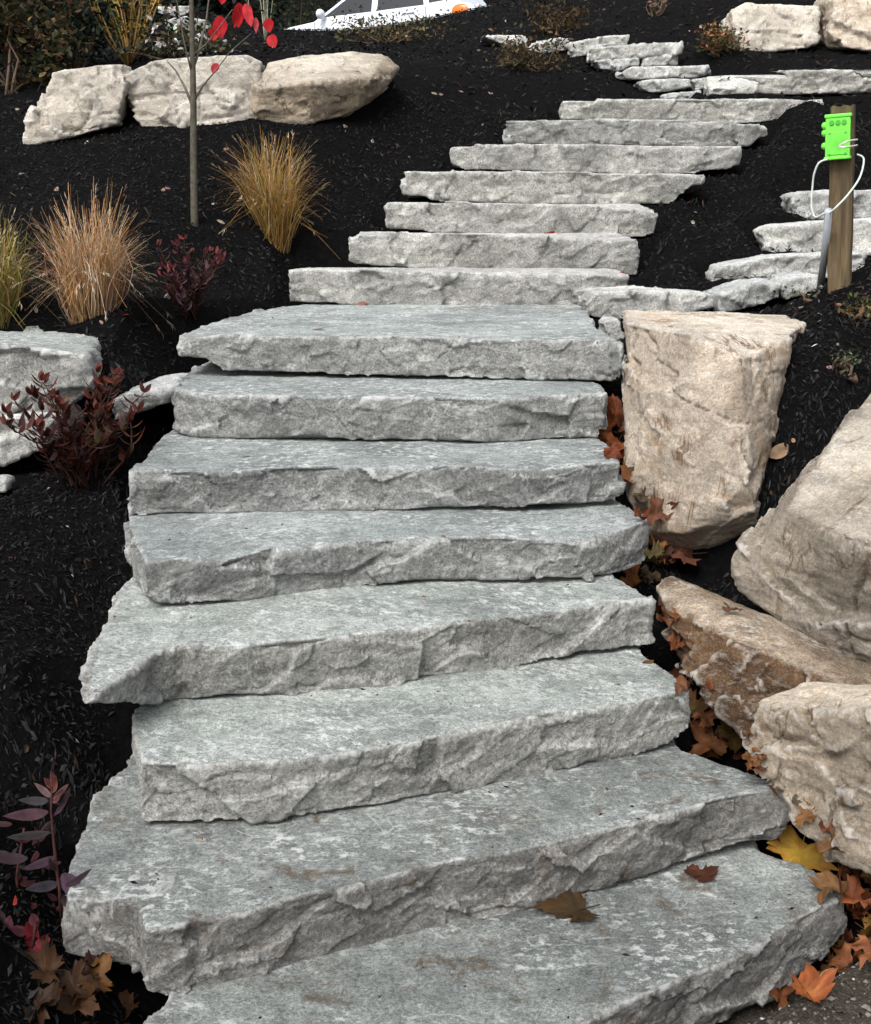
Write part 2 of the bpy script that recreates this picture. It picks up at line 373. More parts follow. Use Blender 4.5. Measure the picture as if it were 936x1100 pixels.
STEPS[1] = dict(top=[(60,1330),(240,1240),(400,1185),(500,1150),(636,1097),(672,1077),(697,1063),(785,1033),(841,997),(880,978),(909,962)],
    bot=[(60,1420),(240,1330),(500,1240),(636,1180),(720,1120),(785,1095),(841,1065),(885,1030),(909,1000)],
    left=[(155,1100),(185,1075)], right=[(870,932),(818,915)])
LAB = {1: "lowest and broadest grey stone step with two brown maple leaves lying on it",
 2: "long grey stone step with a notched left corner, directly above the lowest one",
 3: "thick grey stone step starting right of the black mulch, third up from the bottom",
 4: "grey stone step whose left end runs out to a sharp low point",
 5: "greenish grey stone step with a scalloped front edge, fifth from the bottom",
 6: "grey stone step below the two shorter slabs under the wide landing",
 7: "short blocky grey stone step tucked right under the wide landing slab",
 8: "wide deep landing slab of grey stone with a tiny red leaf",
 9: "pale stone step standing on the back of the wide landing slab",
 10: "pale stone step with rounded left end, second above the landing",
 11: "pale stone step with a split dark right end, third above the landing",
 12: "long pale stone step tapering to a point at its right end",
 13: "mottled dark and pale stone step with blackened left half, sixth above the landing",
 14: "pale stone step with a long curved chip, seventh above the landing",
 15: "topmost narrow stone step of the flight reaching right below a big rounded slab",
 16: "big rounded grey slab lying above the right end of the topmost step"}
CP0 = []
FOOT = []     # footprints (polygon xy, underside z) used to sink the mulch below the stones
STEP_TOP = {}
zk = -0.447
for k in range(8, 0, -1):
    s = STEPS[k]
    us = np.linspace(s['top'][0][0], s['top'][-1][0], 70) if k != 2 else np.concatenate((np.linspace(68, 168, 30), np.linspace(176, 851, 62)))
    vt, vb = interp(s['top'], us), interp(s['bot'], us)
    sg = 45.0; Wt = np.exp(-.5 * ((us[:, None] - us[None]) / sg) ** 2); A_ = np.stack((np.ones_like(us), us), 1)
    lin = []
    for i in range(len(us)):
        w = Wt[i]; cf = np.linalg.lstsq(A_ * w[:, None] ** .5, vt * w ** .5, rcond=None)[0]; lin.append(cf[0] + cf[1] * us[i])
    vl = np.array(lin) - 1.2
    if k == 8: vl = 360.0 + (us - 193) * .0105 + 5 * np.maximum(0, (us - 655) / 17)
    if k == 2: vl = np.where(us < 200, vt, vl)
    if k == 4: vl = np.where(us < 200, vt * .75 + vl * .25, vl)
    fi = np.array([at_z(u, v, zk) for u, v in zip(us, vl)])
    ft = np.array([at_y(u, v, p[1]) for u, v, p in zip(us, vt, fi)])
    tp_ = np.minimum(1, np.minimum(np.arange(len(us)), np.arange(len(us))[::-1]) / 8.0)
    fb = np.array([at_y(u, v, p[1] + .014 * t) for u, v, p, t in zip(us, vb, fi, tp_)])
    fi = fi + np.stack((tp_ * 0, .012 + .02 * tp_, tp_ * 0), 1)
    zb = float(np.median(fb[:, 2]))
    lf = [at_z(u, v, zk) for u, v in s['left']]; rt = [at_z(u, v, zk) for u, v in s['right']]
    bl, br = lf[-1] + np.array((.04, .32, 0)), rt[-1] + np.array((-.04, .32, 0))
    back_t = rt + [br, bl] + lf[::-1]
    back_b = [np.array((p[0], p[1], zb + .003)) for p in back_t]
    cc = (ft.mean(0) + np.mean(back_t, 0)) / 2; inner_b = [p + (cc - p) * np.array((.02, .02, 0)) for p in back_t]
    near = 1 if k <= 4 else 0
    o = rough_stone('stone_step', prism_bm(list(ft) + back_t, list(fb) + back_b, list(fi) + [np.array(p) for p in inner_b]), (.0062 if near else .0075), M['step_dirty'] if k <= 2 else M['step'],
                    amp=.0135, fs=(4.2, 4.2, 6.5), top_amp=.004, fine=.75, seed=100 + 7 * k)
    tag(o, LAB[k], 'stone step', 'stone slabs of the garden stair')
    FOOT.append((np.array([p[:2] for p in list(ft) + back_t]), zb)); STEP_TOP[k] = zk
    print('step', k, 'z', round(zk, 3), 'front Y', round(float(ft[:, 1].min()), 2), round(float(np.median(ft[:, 1])), 2), 'thick', round(zk + EYE - zb, 3))
    zk = zb - EYE - .006
# upper flight, at and above eye level
UP = {
 9: dict(Y=5.95, top=[(308,289),(341,290),(393,288),(444,288),(510,293),(593,294),(635,295),(675,295)], bot=[(308,319),(375,324),(418,325),(530,327),(629,331),(675,314)]),
 10: dict(Y=6.30, top=[(373,256),(379,248),(418,247),(469,249),(530,250),(593,253),(638,256),(686,258)], bot=[(373,276),(387,280),(444,283),(530,288),(621,292),(686,290)]),
 11: dict(Y=6.64, top=[(413,217),(469,215),(530,215),(593,218),(649,221),(690,225),(707,226)], bot=[(413,239),(444,244),(530,247),(621,253),(682,255),(707,246)]),
 12: dict(Y=6.98, top=[(433,184),(482,182),(510,182),(621,184),(704,186),(757,188)], bot=[(433,203),(454,211),(530,213),(579,215),(649,217),(715,218),(735,208),(757,192)]),
 13: dict(Y=7.33, top=[(484,159),(492,154),(564,154),(660,155),(740,156),(797,157)], bot=[(484,170),(492,177),(580,180),(660,182),(740,183),(776,182),(797,173)]),
 14: dict(Y=7.69, top=[(542,129),(596,127),(660,127),(740,128),(813,131),(826,135)], bot=[(542,150),(596,149),(660,151),(800,154),(813,152),(826,140)]),
 15: dict(Y=8.06, top=[(603,108),(660,106),(756,105),(834,105),(884,107)], bot=[(603,124),(660,127),(740,128),(840,128),(862,125),(884,110)]),
 16: dict(Y=8.55, top=[(763,97),(771,88),(792,79),(824,74),(857,71),(897,73),(936,73),(1010,78)], bot=[(763,102),(824,103),(857,101),(907,100),(936,98),(1010,100)])}
for k, s in UP.items():
    us = np.linspace(s['top'][0][0], s['top'][-1][0], 60)
    ft = np.array([at_y(u, v, s['Y']) for u, v in zip(us, interp(s['top'], us))])
    fb = np.array([at_y(u, v, s['Y'] + .02) for u, v in zip(us, interp(s['bot'], us))])
    bow = (.03 * (np.linspace(-1, 1, 60) ** 2) - .015); ft[:, 1] += bow; fb[:, 1] += bow
    fb[:, 2] -= .026 if k != 16 else 0
    zb = float(np.median(fb[:, 2])); zt = float(np.median(ft[:, 2]))
    bt = [ft[-1] + np.array((-.05, .42, 0)), ft[0] + np.array((.05, .42, 0))]
    if k == 9: bt = [ft[-1] + np.array((0, .3, 0)), ft[0] + np.array((.12, .4, 0))]
    for p in bt: p[2] = zt
    bb = [np.array((p[0], p[1], zb)) for p in bt]
    o = rough_stone('stone_step', prism_bm(list(ft) + bt, list(fb) + bb), .0115, M['step_far'], amp=.014, fs=(5, 5, 7.5), top_amp=.004, fine=.8, seed=300 + 7 * k)
    tag(o, LAB[k], 'stone step' if k < 16 else 'stone slab', 'stone slabs of the garden stair')
    if k < 16: STEP_TOP[k] = zt - EYE
    dp = np.array((0, .13)); FOOT.append((np.array([p[:2] for p in ft] + [ft[-1][:2] + dp, ft[0][:2] + dp]), zb))
    for f in (.0, .5, 1.0):
        q = ft[0] * (1 - f) + ft[-1] * f; CP0.append(np.array((q[0], q[1] - .04, zb - .02))); CP0.append(np.array((q[0], q[1] + .30, zt - .03)))
    print('step', k, 'z', round(zt - EYE, 3), 'thick', round(zt - zb, 3))

# ------------------------------------------------------------------ boulders and walling stones
def rock(name, pts, mat, label, cat, group=None, extra=(), back=None, ys=1.0, voxel=.013, amp=.03, fs=(3.2, 3.2, 4.5), seed=1, strata=.006, top_amp=.007, foot=True, shrink=.86, fine=.7):
    P = [at_y(u, v, y * ys) for u, v, y in list(pts) + list(extra)]
    if back is not None:
        c = np.mean(P, 0)
        P = P + [c + (p - c) * shrink + np.array((0, back, 0)) for p in P]
    o = rough_stone(name, hull_bm(P), voxel, mat, amp=amp, fs=fs, top_amp=top_amp, seed=seed, strata=strata, fine=fine, smooth_it=3, crack=.022 if name == 'boulder' else 0)
    tag(o, label, cat, group)
    if foot:
        A = np.array(P); bm2 = hull_bm([(p[0], p[1], 0) for p in A] + [(A[:, 0].mean(), A[:, 1].mean(), 1)]); bm2.free()
        pts2 = sorted(map(tuple, A[:, :2])); lo, hi = [], []
        for L, seq in ((lo, pts2), (hi, pts2[::-1])):
            for p in seq:
                while len(L) > 1 and (L[-1][0]-L[-2][0])*(p[1]-L[-2][1]) - (L[-1][1]-L[-2][1])*(p[0]-L[-2][0]) <= 0: L.pop()
                L.append(p)
        poly = np.array(lo[:-1] + hi[:-1]); c = poly.mean(0); FOOT.append((c + (poly - c) * .8, A[:, 2].max() - .06))
    return o
BG = 'limestone boulders along the stair'
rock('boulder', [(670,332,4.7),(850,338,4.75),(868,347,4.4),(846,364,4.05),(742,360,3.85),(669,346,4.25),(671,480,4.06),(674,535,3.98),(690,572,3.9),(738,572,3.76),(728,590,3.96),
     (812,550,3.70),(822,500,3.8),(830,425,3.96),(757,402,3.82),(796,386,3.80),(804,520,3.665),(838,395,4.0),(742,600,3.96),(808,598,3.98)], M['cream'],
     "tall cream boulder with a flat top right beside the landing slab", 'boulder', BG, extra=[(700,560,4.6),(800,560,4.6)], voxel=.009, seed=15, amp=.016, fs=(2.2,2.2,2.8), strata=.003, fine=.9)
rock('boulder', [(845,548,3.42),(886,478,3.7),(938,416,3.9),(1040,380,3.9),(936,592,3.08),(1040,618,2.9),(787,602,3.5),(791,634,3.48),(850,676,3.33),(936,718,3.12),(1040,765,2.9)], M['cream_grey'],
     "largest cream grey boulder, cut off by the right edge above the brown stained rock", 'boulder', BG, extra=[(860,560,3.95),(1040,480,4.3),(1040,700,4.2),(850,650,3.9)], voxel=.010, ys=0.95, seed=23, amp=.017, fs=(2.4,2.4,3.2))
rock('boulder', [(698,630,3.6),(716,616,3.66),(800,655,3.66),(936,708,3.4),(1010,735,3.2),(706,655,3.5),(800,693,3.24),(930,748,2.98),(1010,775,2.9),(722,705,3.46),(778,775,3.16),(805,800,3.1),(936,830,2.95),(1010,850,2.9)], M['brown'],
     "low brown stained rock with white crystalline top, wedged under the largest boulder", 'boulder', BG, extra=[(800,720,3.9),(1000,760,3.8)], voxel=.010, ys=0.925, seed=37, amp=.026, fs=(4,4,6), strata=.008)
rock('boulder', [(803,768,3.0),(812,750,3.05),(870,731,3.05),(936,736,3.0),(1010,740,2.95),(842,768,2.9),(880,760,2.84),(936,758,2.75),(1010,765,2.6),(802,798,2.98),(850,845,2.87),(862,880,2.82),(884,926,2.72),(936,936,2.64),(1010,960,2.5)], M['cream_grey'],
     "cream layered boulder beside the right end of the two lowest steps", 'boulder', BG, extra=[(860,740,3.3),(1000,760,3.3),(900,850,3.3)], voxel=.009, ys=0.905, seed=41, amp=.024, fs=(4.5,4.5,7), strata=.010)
rock('boulder', [(22,160,7.35),(27,137,7.35),(50,98,7.4),(57,77,7.45),(100,70,7.5),(132,69,7.5),(136,82,7.45),(131,110,7.4),(130,134,7.4),(93,142,7.35),(50,154,7.35)], M['boulder_pale'],
     "pale mottled boulder, leftmost of the three in a row behind the thin tree", 'boulder', BG, back=.55, seed=51, voxel=.013, amp=.022)
rock('boulder', [(127,97,7.5),(131,81,7.5),(163,65,7.5),(233,59,7.5),(266,59,7.55),(284,66,7.6),(280,93,7.5),(279,138,7.5),(230,141,7.45),(200,139,7.45),(150,136,7.45)], M['boulder_pale'],
     "long pale boulder directly behind the trunk of the thin tree", 'boulder', BG, back=.6, seed=57, voxel=.013, amp=.022)
rock('boulder', [(271,92,7.5),(285,68,7.7),(325,59,7.75),(381,55,7.8),(413,59,7.85),(428,73,7.85),(418,90,7.75),(374,124,7.6),(325,135,7.5),(271,141,7.5),(280,95,7.42),(340,88,7.42),(400,85,7.55)], M['cream_warm'],
     "tan wedge shaped boulder at the right end of the row, above the golden grass", 'boulder', BG, back=.6, seed=63, voxel=.013, amp=.022)
rock('boulder', [(787,10,9.9),(801,3,9.95),(832,5,9.95),(880,6,10.0),(878,46,9.9),(866,52,9.88),(811,58,9.85),(794,51,9.85),(786,27,9.85)], M['boulder_pale'],
     "square pale boulder standing alone on the mulch at upper right", 'boulder', BG, back=.6, seed=71, voxel=.018, amp=.022)
rock('boulder', [(893,-5,9.8),(905,-22,9.9),(960,-28,9.9),(1010,-10,9.8),(895,19,9.75),(900,31,9.7),(897,40,9.7),(907,51,9.65),(940,55,9.6),(1010,50,9.6)], M['cream'],
     "cream boulder cut by the upper right corner beside the square one", 'boulder', BG, back=.6, seed=77, voxel=.018)
WG = 'flat stones of the low dry walls'
def slab_stone(pts, Y, label, seed, mat='stack', back=.4, dY=0, group=WG, amp=.02, cat='wall stone', name='wall_stone'):
    u0 = pts[0][0]; us = [p[0] for p in pts]; vs = [p[1] for p in pts]; uc = (min(us) + max(us)) / 2
    if group == WG:
        yc = Y + dY * (uc - u0); CP0.append(at_y(uc, max(vs) + 3, yc - .07)); q = at_y(uc, min(vs), yc); q[1] += back * .8; q[2] -= .03; CP0.append(q)
        e0, e1 = at_y(min(us), max(vs), Y), at_y(max(us), max(vs), Y + dY * (max(us) - u0)); zb_ = at_y(uc, max(vs), yc)[2]
        FOOT.append((np.array([(e0[0] + .01, e0[1] - .03), (e1[0] - .01, e1[1] - .03), (e1[0] - .01, e1[1] + .12), (e0[0] + .01, e0[1] + .12)]), zb_ + .012))
    vm = (min(vs) + max(vs)) / 2
    return rock(name, [(u, vm + (v - vm) * 1.16, Y + dY * (u - u0)) for u, v in pts], M[mat], label, cat, group, back=back, voxel=.012, amp=amp, fs=(6, 6, 9), seed=seed, strata=.003, shrink=.95, foot=False)
# left, beside the red shrub
rock('stone_block', [(-130,354,4.75),(0,357,4.75),(75,357,4.75),(106,362,4.7),(112,371,4.55),(92,381,4.12),(56,375,4.12),(0,370,4.12),(-130,365,4.12),(100,420,4.15),(60,452,4.12),(0,456,4.12),(-130,456,4.12)], M['step'],
     "grey block at the left edge behind the dark red shrub", 'stone block', None, extra=[(100,400,4.6)], seed=81, voxel=.011, amp=.02, strata=.003)
slab_stone([(-60,462),(0,454),(19,452),(52,451),(66,459),(60,474),(46,484),(0,499),(-60,510)], 3.95, "bright flat stone under the grey block at the left edge", 83, dY=.001)
slab_stone([(118,432),(146,421),(184,416),(186,432),(146,443),(120,450)], 4.18, "bright thin flat stone between the red shrub and the blocky step", 84)
slab_stone([(-14,516),(2,515),(9,521),(6,529),(-14,533)], 3.85, "tiny pale stone peeping out at the left edge of the mulch", 85, back=.1, amp=.006)
# top centre
for i, (pts, Y, lab) in enumerate([
  ([(515,39),(530,38),(564,39),(566,49),(545,48)], 10.4, "thin wedge stone at the far left end of the upper low wall"),
  ([(566,48),(600,41),(610,42),(612,53),(580,56),(567,53)], 10.2, "rounded pale stone second from the left in the upper low wall"),
  ([(612,46),(650,40),(676,39),(676,48),(640,56),(614,60)], 10.0, "sloping stone behind the long top stone of the upper low wall"),
  ([(633,52),(690,47),(731,47),(732,58),(700,61),(634,64)], 9.75, "long top stone of the upper low wall, overhanging a dark gap"),
  ([(636,65),(688,62),(688,71),(665,76),(645,73)], 9.75, "flat oval stone under the left end of the long top stone"),
  ([(691,60),(731,58),(730,69),(691,71)], 9.76, "small squarish stone under the right end of the long top stone"),
  ([(667,78),(680,72),(761,71),(762,80),(740,83),(672,84)], 9.4, "long stone above the lowest two courses of the upper low wall"),
  ([(686,87),(742,85),(744,93),(700,99),(690,95)], 9.1, "wide stone in the second lowest course of the upper low wall"),
  ([(743,85),(765,83),(770,89),(765,95),(746,96)], 9.12, "small stone right of the wide one, touching the big rounded slab"),
  ([(711,101),(752,97),(755,104),(735,107),(714,106)], 8.85, "small low stone sitting just behind the topmost step")]):
    slab_stone(pts, Y, lab, 400 + i * 3, back=.35, amp=.018)
# right, beyond the tall boulder
for i, (pts, Y, dY, lab) in enumerate([
  ([(629,326),(640,316),(700,314),(768,318),(772,330),(720,340),(660,342),(634,338)], 5.35, 0, "flat white stone between the landing and the tall cream boulder"),
  ([(646,348),(655,344),(668,345),(670,362),(660,368),(650,360)], 5.0, 0, "small white stone squeezed between the landing and the tall boulder"),
  ([(770,318),(810,306),(842,305),(840,320),(790,333),(772,335)], 5.3, .0003, "cracked white stone behind the flat top of the tall boulder"),
  ([(839,307),(850,300),(885,297),(884,308),(843,322)], 5.4, 0, "small white stone at the foot of the grey pipe"),
  ([(763,296),(772,287),(830,278),(930,274),(934,292),(830,305),(772,311),(765,306)], 5.85, .0004, "long rough white stone in the second course behind the post"),
  ([(817,250),(828,244),(880,240),(980,236),(985,270),(890,273),(830,272),(819,264)], 6.35, .0003, "white stone in the third course behind the wooden post"),
  ([(850,214),(858,208),(930,207),(1000,205),(1000,238),(880,240),(858,236),(851,226)], 6.85, 0, "grey topmost stone of the course behind the wooden post")]):
    slab_stone(pts, Y, lab, 500 + i * 3, dY=dY, back=.38 if i != 1 else .15, amp=.02 if i != 1 else .008)

# stones by the far shrubs, upper left
FAR_STONES = [([(170,8),(200,7),(203,14),(190,17),(172,15)],14.5,"small far pale slab highest behind the thin tree trunk"), ([(178,22),(198,18),(222,22),(226,30),(205,32),(182,29)],13.6,"far pale flat stone below the highest one behind the tree trunk"),
  ([(166,46),(180,40),(194,44),(192,53),(172,54)],12.0,"small far white stone among leaves under the yellow twig bush"), ([(205,38),(216,36),(222,42),(214,47),(206,46)],12.2,"little far white stone just right of the thin tree trunk")]
for i, (pts, Y, lab) in enumerate(FAR_STONES): slab_stone(pts, Y, lab, 600 + i, back=.35)

# ------------------------------------------------------------------ the hillside
CP = list(CP0)
def cp(*l):
    for u, v, Y in l: CP.append(at_y(u, v, Y))
cp((60,510,4.0),(60,600,3.5),(60,700,3.05),(20,760,2.8),(60,850,2.5),(60,950,2.2),(20,1080,1.9),(-150,700,3.05),(-150,900,2.35),(-150,1080,1.85),(110,1060,2.0),(100,560,3.75),
   (170,480,4.0),(20,515,3.98),(120,470,4.05),
   (255,330,5.55),(100,344,4.75),(0,338,4.75),(185,352,4.75),(140,330,4.9),(-150,340,4.8),(130,400,4.5),(180,405,4.5),(50,356,4.78),
   (300,327,5.85),(366,284,6.2),(408,249,6.55),(428,215,6.9),(478,184,7.28),(536,154,7.62),(597,127,8.0),
   (60,160,7.25),(200,146,7.35),(330,138,7.45),(400,110,7.9),(430,80,8.4),(-100,190,6.8),(0,230,6.2),(120,230,6.2),(-200,230,6.2),
   (250,52,10.0),(100,70,9.6),(0,100,8.6),(-150,110,8.8),(450,60,10.2),(500,35,12),(560,75,9.5),(640,80,9.2),(600,36,11),(700,20,11.5),(740,70,9.2),(760,60,9.6),(850,62,9.7),(910,60,9.6),(990,62,9.6),(850,-20,12.5),
   (310,39,15),(420,29,15.2),(535,5,15.4),(640,-15,15.5),(150,50,15),(0,55,15),
   (690,300,6.0),(720,308,5.7),(760,300,5.75),(705,240,6.5),(750,198,7.0),(800,163,7.4),(835,140,7.7),(880,118,8.0),(935,106,8.4),(990,106,8.4),(760,250,6.35),(815,232,6.6),(850,190,7.05),(900,180,7.3),(960,190,7.3),(1050,200,7.3),
   (850,400,4.05),(872,350,4.45),(905,306,4.75),(936,285,4.85),(1010,270,4.95),(860,325,4.85),(830,480,3.9),(815,530,3.85),(960,380,4.3),(1040,400,4.3),
   (740,618,3.85),(700,700,3.15),(735,722,3.0),(760,792,2.72),(830,885,2.55),(900,1062,2.12),(936,960,2.4),(850,1085,2.05),(1010,1000,2.25),(1010,700,3.4),(670,560,3.9),(660,470,4.25))
P0 = at_y(468, 5, 25); road_z = EYE + 2.6
for x in (-12, -6, 0, 6, 12):
    CP.append(np.array((x, 20, road_z - .15))); CP.append(np.array((x, 28, road_z)))
for x in (-60, -25, 25, 60):
    for y, z in ((0, 0), (2.5, 0.1), (4.5, 1.0), (7, 2.0), (10, 2.9), (15, 3.8), (22, road_z), (31, road_z), (44, road_z + 9), (80, road_z + 16)): CP.append(np.array((x, y, z)))
for x in (-10, -4, 0, 4, 10): CP += [np.array((x, .3, -.02)), np.array((x, 80, road_z + 16)), np.array((x, 44, road_z + 9)), np.array((x, 32, road_z))]
for k, (poly, zb) in enumerate(FOOT[:8]):
    c = poly.mean(0); CP.append(np.array((c[0], c[1], zb - .06)))
    l = poly[poly[:, 0].argmin()]; CP.append(np.array((l[0] - .10, l[1] + .05, zb - .03)))
CP = np.array(CP)
def tps_fit(P, lam=.0002):
    n = len(P); d2 = ((P[:, None, :2] - P[None, :, :2]) ** 2).sum(2)
    K = .5 * d2 * np.log(d2 + 1e-9); K[np.arange(n), np.arange(n)] = lam
    A = np.zeros((n + 3, n + 3)); A[:n, :n] = K; A[:n, n] = 1; A[:n, n + 1:] = P[:, :2]; A[n:, :n] = A[:n, n:].T
    return np.linalg.solve(A, np.concatenate((P[:, 2], np.zeros(3))))
TW = tps_fit(CP)
def ground(xy):
    out = np.zeros(len(xy))
    for i in range(0, len(xy), 20000):
        q = xy[i:i + 20000]; d2 = ((q[:, None] - CP[None, :, :2]) ** 2).sum(2)
        out[i:i + 20000] = (.5 * d2 * np.log(d2 + 1e-9)) @ TW[:-3] + TW[-3] + q @ TW[-2:]
    return out
def inside(poly, q):
    r = np.zeros(len(q), bool); n = len(poly)
    for i in range(n):
        a, b2 = poly[i], poly[(i + 1) % n]
        c = ((a[1] > q[:, 1]) != (b2[1] > q[:, 1])) & (q[:, 0] < (b2[0] - a[0]) * (q[:, 1] - a[1]) / (b2[1] - a[1] + 1e-12) + a[0])
        r ^= c
    return r
def ground_full(xy, rough=True):
    z = ground(xy)
    if rough:
        p3 = np.column_stack((xy, np.zeros(len(xy)))); near = sstep(-xy[:, 1], -16, -9)
        z = z + (.012 * fbm(p3 * 3.1, 4, 900) + .016 * fbm(p3 * 14, 4, 910, .65)) * near
    for poly, zb in FOOT:
        lo, hi = poly.min(0) - .25, poly.max(0) + .25
        m = (xy[:, 0] > lo[0]) & (xy[:, 0] < hi[0]) & (xy[:, 1] > lo[1]) & (xy[:, 1] < hi[1])
        if m.any():
            idx = np.where(m)[0]; q = xy[idx]; ins = inside(poly, q); dist = np.full(len(q), 9.0)
            for i in range(len(poly)):
                a, b2 = poly[i], poly[(i + 1) % len(poly)]; e = b2 - a; t = np.clip(((q - a) @ e) / (e @ e + 1e-12), 0, 1)
                dist = np.minimum(dist, np.linalg.norm(q - (a + t[:, None] * e), axis=1))
            dist[ins] = 0; z[idx] = np.minimum(z[idx], zb - .02 + np.maximum(0, dist - .02) * 1.3)
    return z
tt = np.linspace(-1, 1, 420); gx = 3.4 * tt + 60 * np.sign(tt) * np.abs(tt) ** 9
ss = np.linspace(0, 1, 560); gy = -2 + 13.5 * ss + 100 * ss ** 8
GX, GY = np.meshgrid(gx, gy); xy = np.column_stack((GX.ravel(), GY.ravel())); GZ = ground_full(xy)
nx, ny = len(gx), len(gy); idx = np.arange(nx * ny).reshape(ny, nx)
quads = np.stack((idx[:-1, :-1], idx[:-1, 1:], idx[1:, 1:], idx[1:, :-1]), -1).reshape(-1, 4)
me = bpy.data.meshes.new('ground'); me.from_pydata(np.column_stack((xy, GZ)).tolist(), [], quads.tolist()); set_smooth(me)
soil = sstep(xy[:, 0] + .25 * fbm(np.column_stack((xy * 5, xy[:, 0] * 0)), 3, 5), .45, .7) * (1 - sstep(xy[:, 1], 2.3, 2.5)) * 1.0
soil = np.maximum(soil, 1 - sstep(xy[:, 1], 1.2, 1.5))
soil = np.maximum(soil, sstep(xy[:, 1], 18, 19) * (1 - sstep(xy[:, 1], 31, 32)))
a = me.attributes.new('soil', 'FLOAT', 'POINT'); a.data.foreach_set('value', soil.astype(np.float32))
g = link('ground', me, M['mulch']); tag(g, kind='structure')

# ------------------------------------------------------------------ shredded bark lying on it
def chips(n, x0, x1, y0, y1, lmin, lmax):
    q = np.column_stack((rng.uniform(x0, x1, n), rng.uniform(y0, y1, n)))
    bad = np.zeros(n, bool)
    for poly, zb in FOOT: bad |= inside(poly, q)
    sl = (q[:, 0] > .5) & (q[:, 1] < 2.35); bad |= sl & (rng.random(n) > .06)
    q = q[~bad]; n = len(q); z = ground_full(q) + .003
    e = .02; zx = (ground(q + (e, 0)) - ground(q - (e, 0))) / (2 * e); zy = (ground(q + (0, e)) - ground(q - (0, e))) / (2 * e)
    t = rng.uniform(0, 2 * np.pi, n); L = rng.uniform(lmin, lmax, n) * rng.choice((.5, 1, 1.4), n); Wd = L * rng.uniform(.10, .38, n)
    dx, dy = np.cos(t), np.sin(t); tl = rng.normal(0, .38, n)
    D = np.stack((dx, dy, zx * dx + zy * dy + tl), 1); Sd = np.stack((-dy, dx, -zx * dy + zy * dx + rng.normal(0, .4, n)), 1)
    C = np.column_stack((q, z + np.abs(tl) * L * .35 + .002)); h = L[:, None] / 2; w = Wd[:, None] / 2
    up = np.array((0, 0, 1.0)) * (L * .12)[:, None]
    V = np.stack((C - D * h, C + Sd * w + up * .5, C + D * h * .9, C - Sd * w + up * .5, C + up * rng.uniform(.2, 1.6, n)[:, None]), 1)
    base = 5 * np.arange(n)[:, None]
    Fc = np.concatenate([base + np.array(f) for f in ((0, 3, 4), (3, 2, 4), (2, 1, 4), (1, 0, 4))])
    tone = np.exp(rng.normal(-4.65, .62, n)); cl = tone[:, None] * np.array((1, .98, 1.0))
    k = rng.random(n); br = k < .035; cl[br] = np.array((.035, .022, .014)) * rng.uniform(.5, 1.5, br.sum())[:, None]
    pl = k > .9988; cl[pl] = np.array((.34, .30, .26)) * rng.uniform(.5, 1.3, pl.sum())[:, None]
    return V.reshape(-1, 3), Fc, np.repeat(cl, 5, 0)
Vs, Fs, Cs, off = [], [], [], 0
for args in ((165000, -2.5, 2.1, 1.5, 4.6, .005, .021), (95000, -3.8, 3.8, 4.4, 8.2, .008, .028), (30000, -4.5, 4.5, 8.0, 16, .02, .05)):
    V_, F_, C_ = chips(*args); Vs.append(V_); Fs.append(F_ + off); Cs.append(C_); off += len(V_)
me = mesh_np('bark_mulch', np.concatenate(Vs), np.concatenate(Fs).tolist(), np.concatenate(Cs), smooth=False)
mu = link('bark_mulch', me, M['chip']); tag(mu, "black shredded bark mulch covering the sloping bed", 'mulch', kind='stuff')

n = 5200; q = np.column_stack((rng.uniform(.35, 1.5, n), rng.uniform(1.45, 2.5, n))); bad = np.zeros(n, bool)
for poly, zb in FOOT: bad |= inside(poly, q)
q = q[~bad]; n = len(q); r = rng.uniform(.0012, .005, n) * rng.choice((.6, 1, 1.6), n); z = ground_full(q) + r * .3
dv = np.array(((1, 0, 0), (-1, 0, 0), (0, 1, 0), (0, -1, 0), (0, 0, .8), (0, 0, -.8)))
V = np.column_stack((q, z))[:, None] + dv[None] * r[:, None, None] * rng.uniform(.6, 1.4, (n, 6, 1))
Fc = np.concatenate([6 * np.arange(n)[:, None] + np.array(f) for f in ((0, 2, 4), (2, 1, 4), (1, 3, 4), (3, 0, 4), (2, 0, 5), (1, 2, 5), (3, 1, 5), (0, 3, 5))])
cl = np.exp(rng.normal(-2.3, .7, n))[:, None] * np.array((1, .9, .78)); cl = np.clip(cl, 0, .6)
gr = link('gravel', mesh_np('gravel', V.reshape(-1, 3), Fc.tolist(), np.repeat(cl, 6, 0), smooth=False), M['chip']); tag(gr, "fine brown grit on the bare ground below the lowest step", 'grit', kind='stuff')

# ------------------------------------------------------------------ where a pixel's ray meets what has been built
bpy.context.view_layer.update(); DG = bpy.context.evaluated_depsgraph_get()
ORG = Vector((0, 0, EYE))
CACHE = {}
def hit(u, v):
    ok, loc, nor, _i, ob, _m = scene.ray_cast(DG, ORG, Vector(ray(u, v)).normalized(), distance=200)
    return (loc, nor) if ok else (Vector(at_y(u, v, 10)), Vector((0, 0, 1)))
def gz(x, y): return float(ground_full(np.array([[x, y]]), False)[0])
def on_ground(u, v):
    d = ray(u, v); t = .5; 
    ts = np.linspace(1.5, 25, 3000); p = d[None] * ts[:, None]; zz = ground_full(p[:, :2]); below = p[:, 2] + EYE < zz
    i = int(np.argmax(below)) if below.any() else 0
    return Vector(p[i]) + Vector((0, 0, EYE))

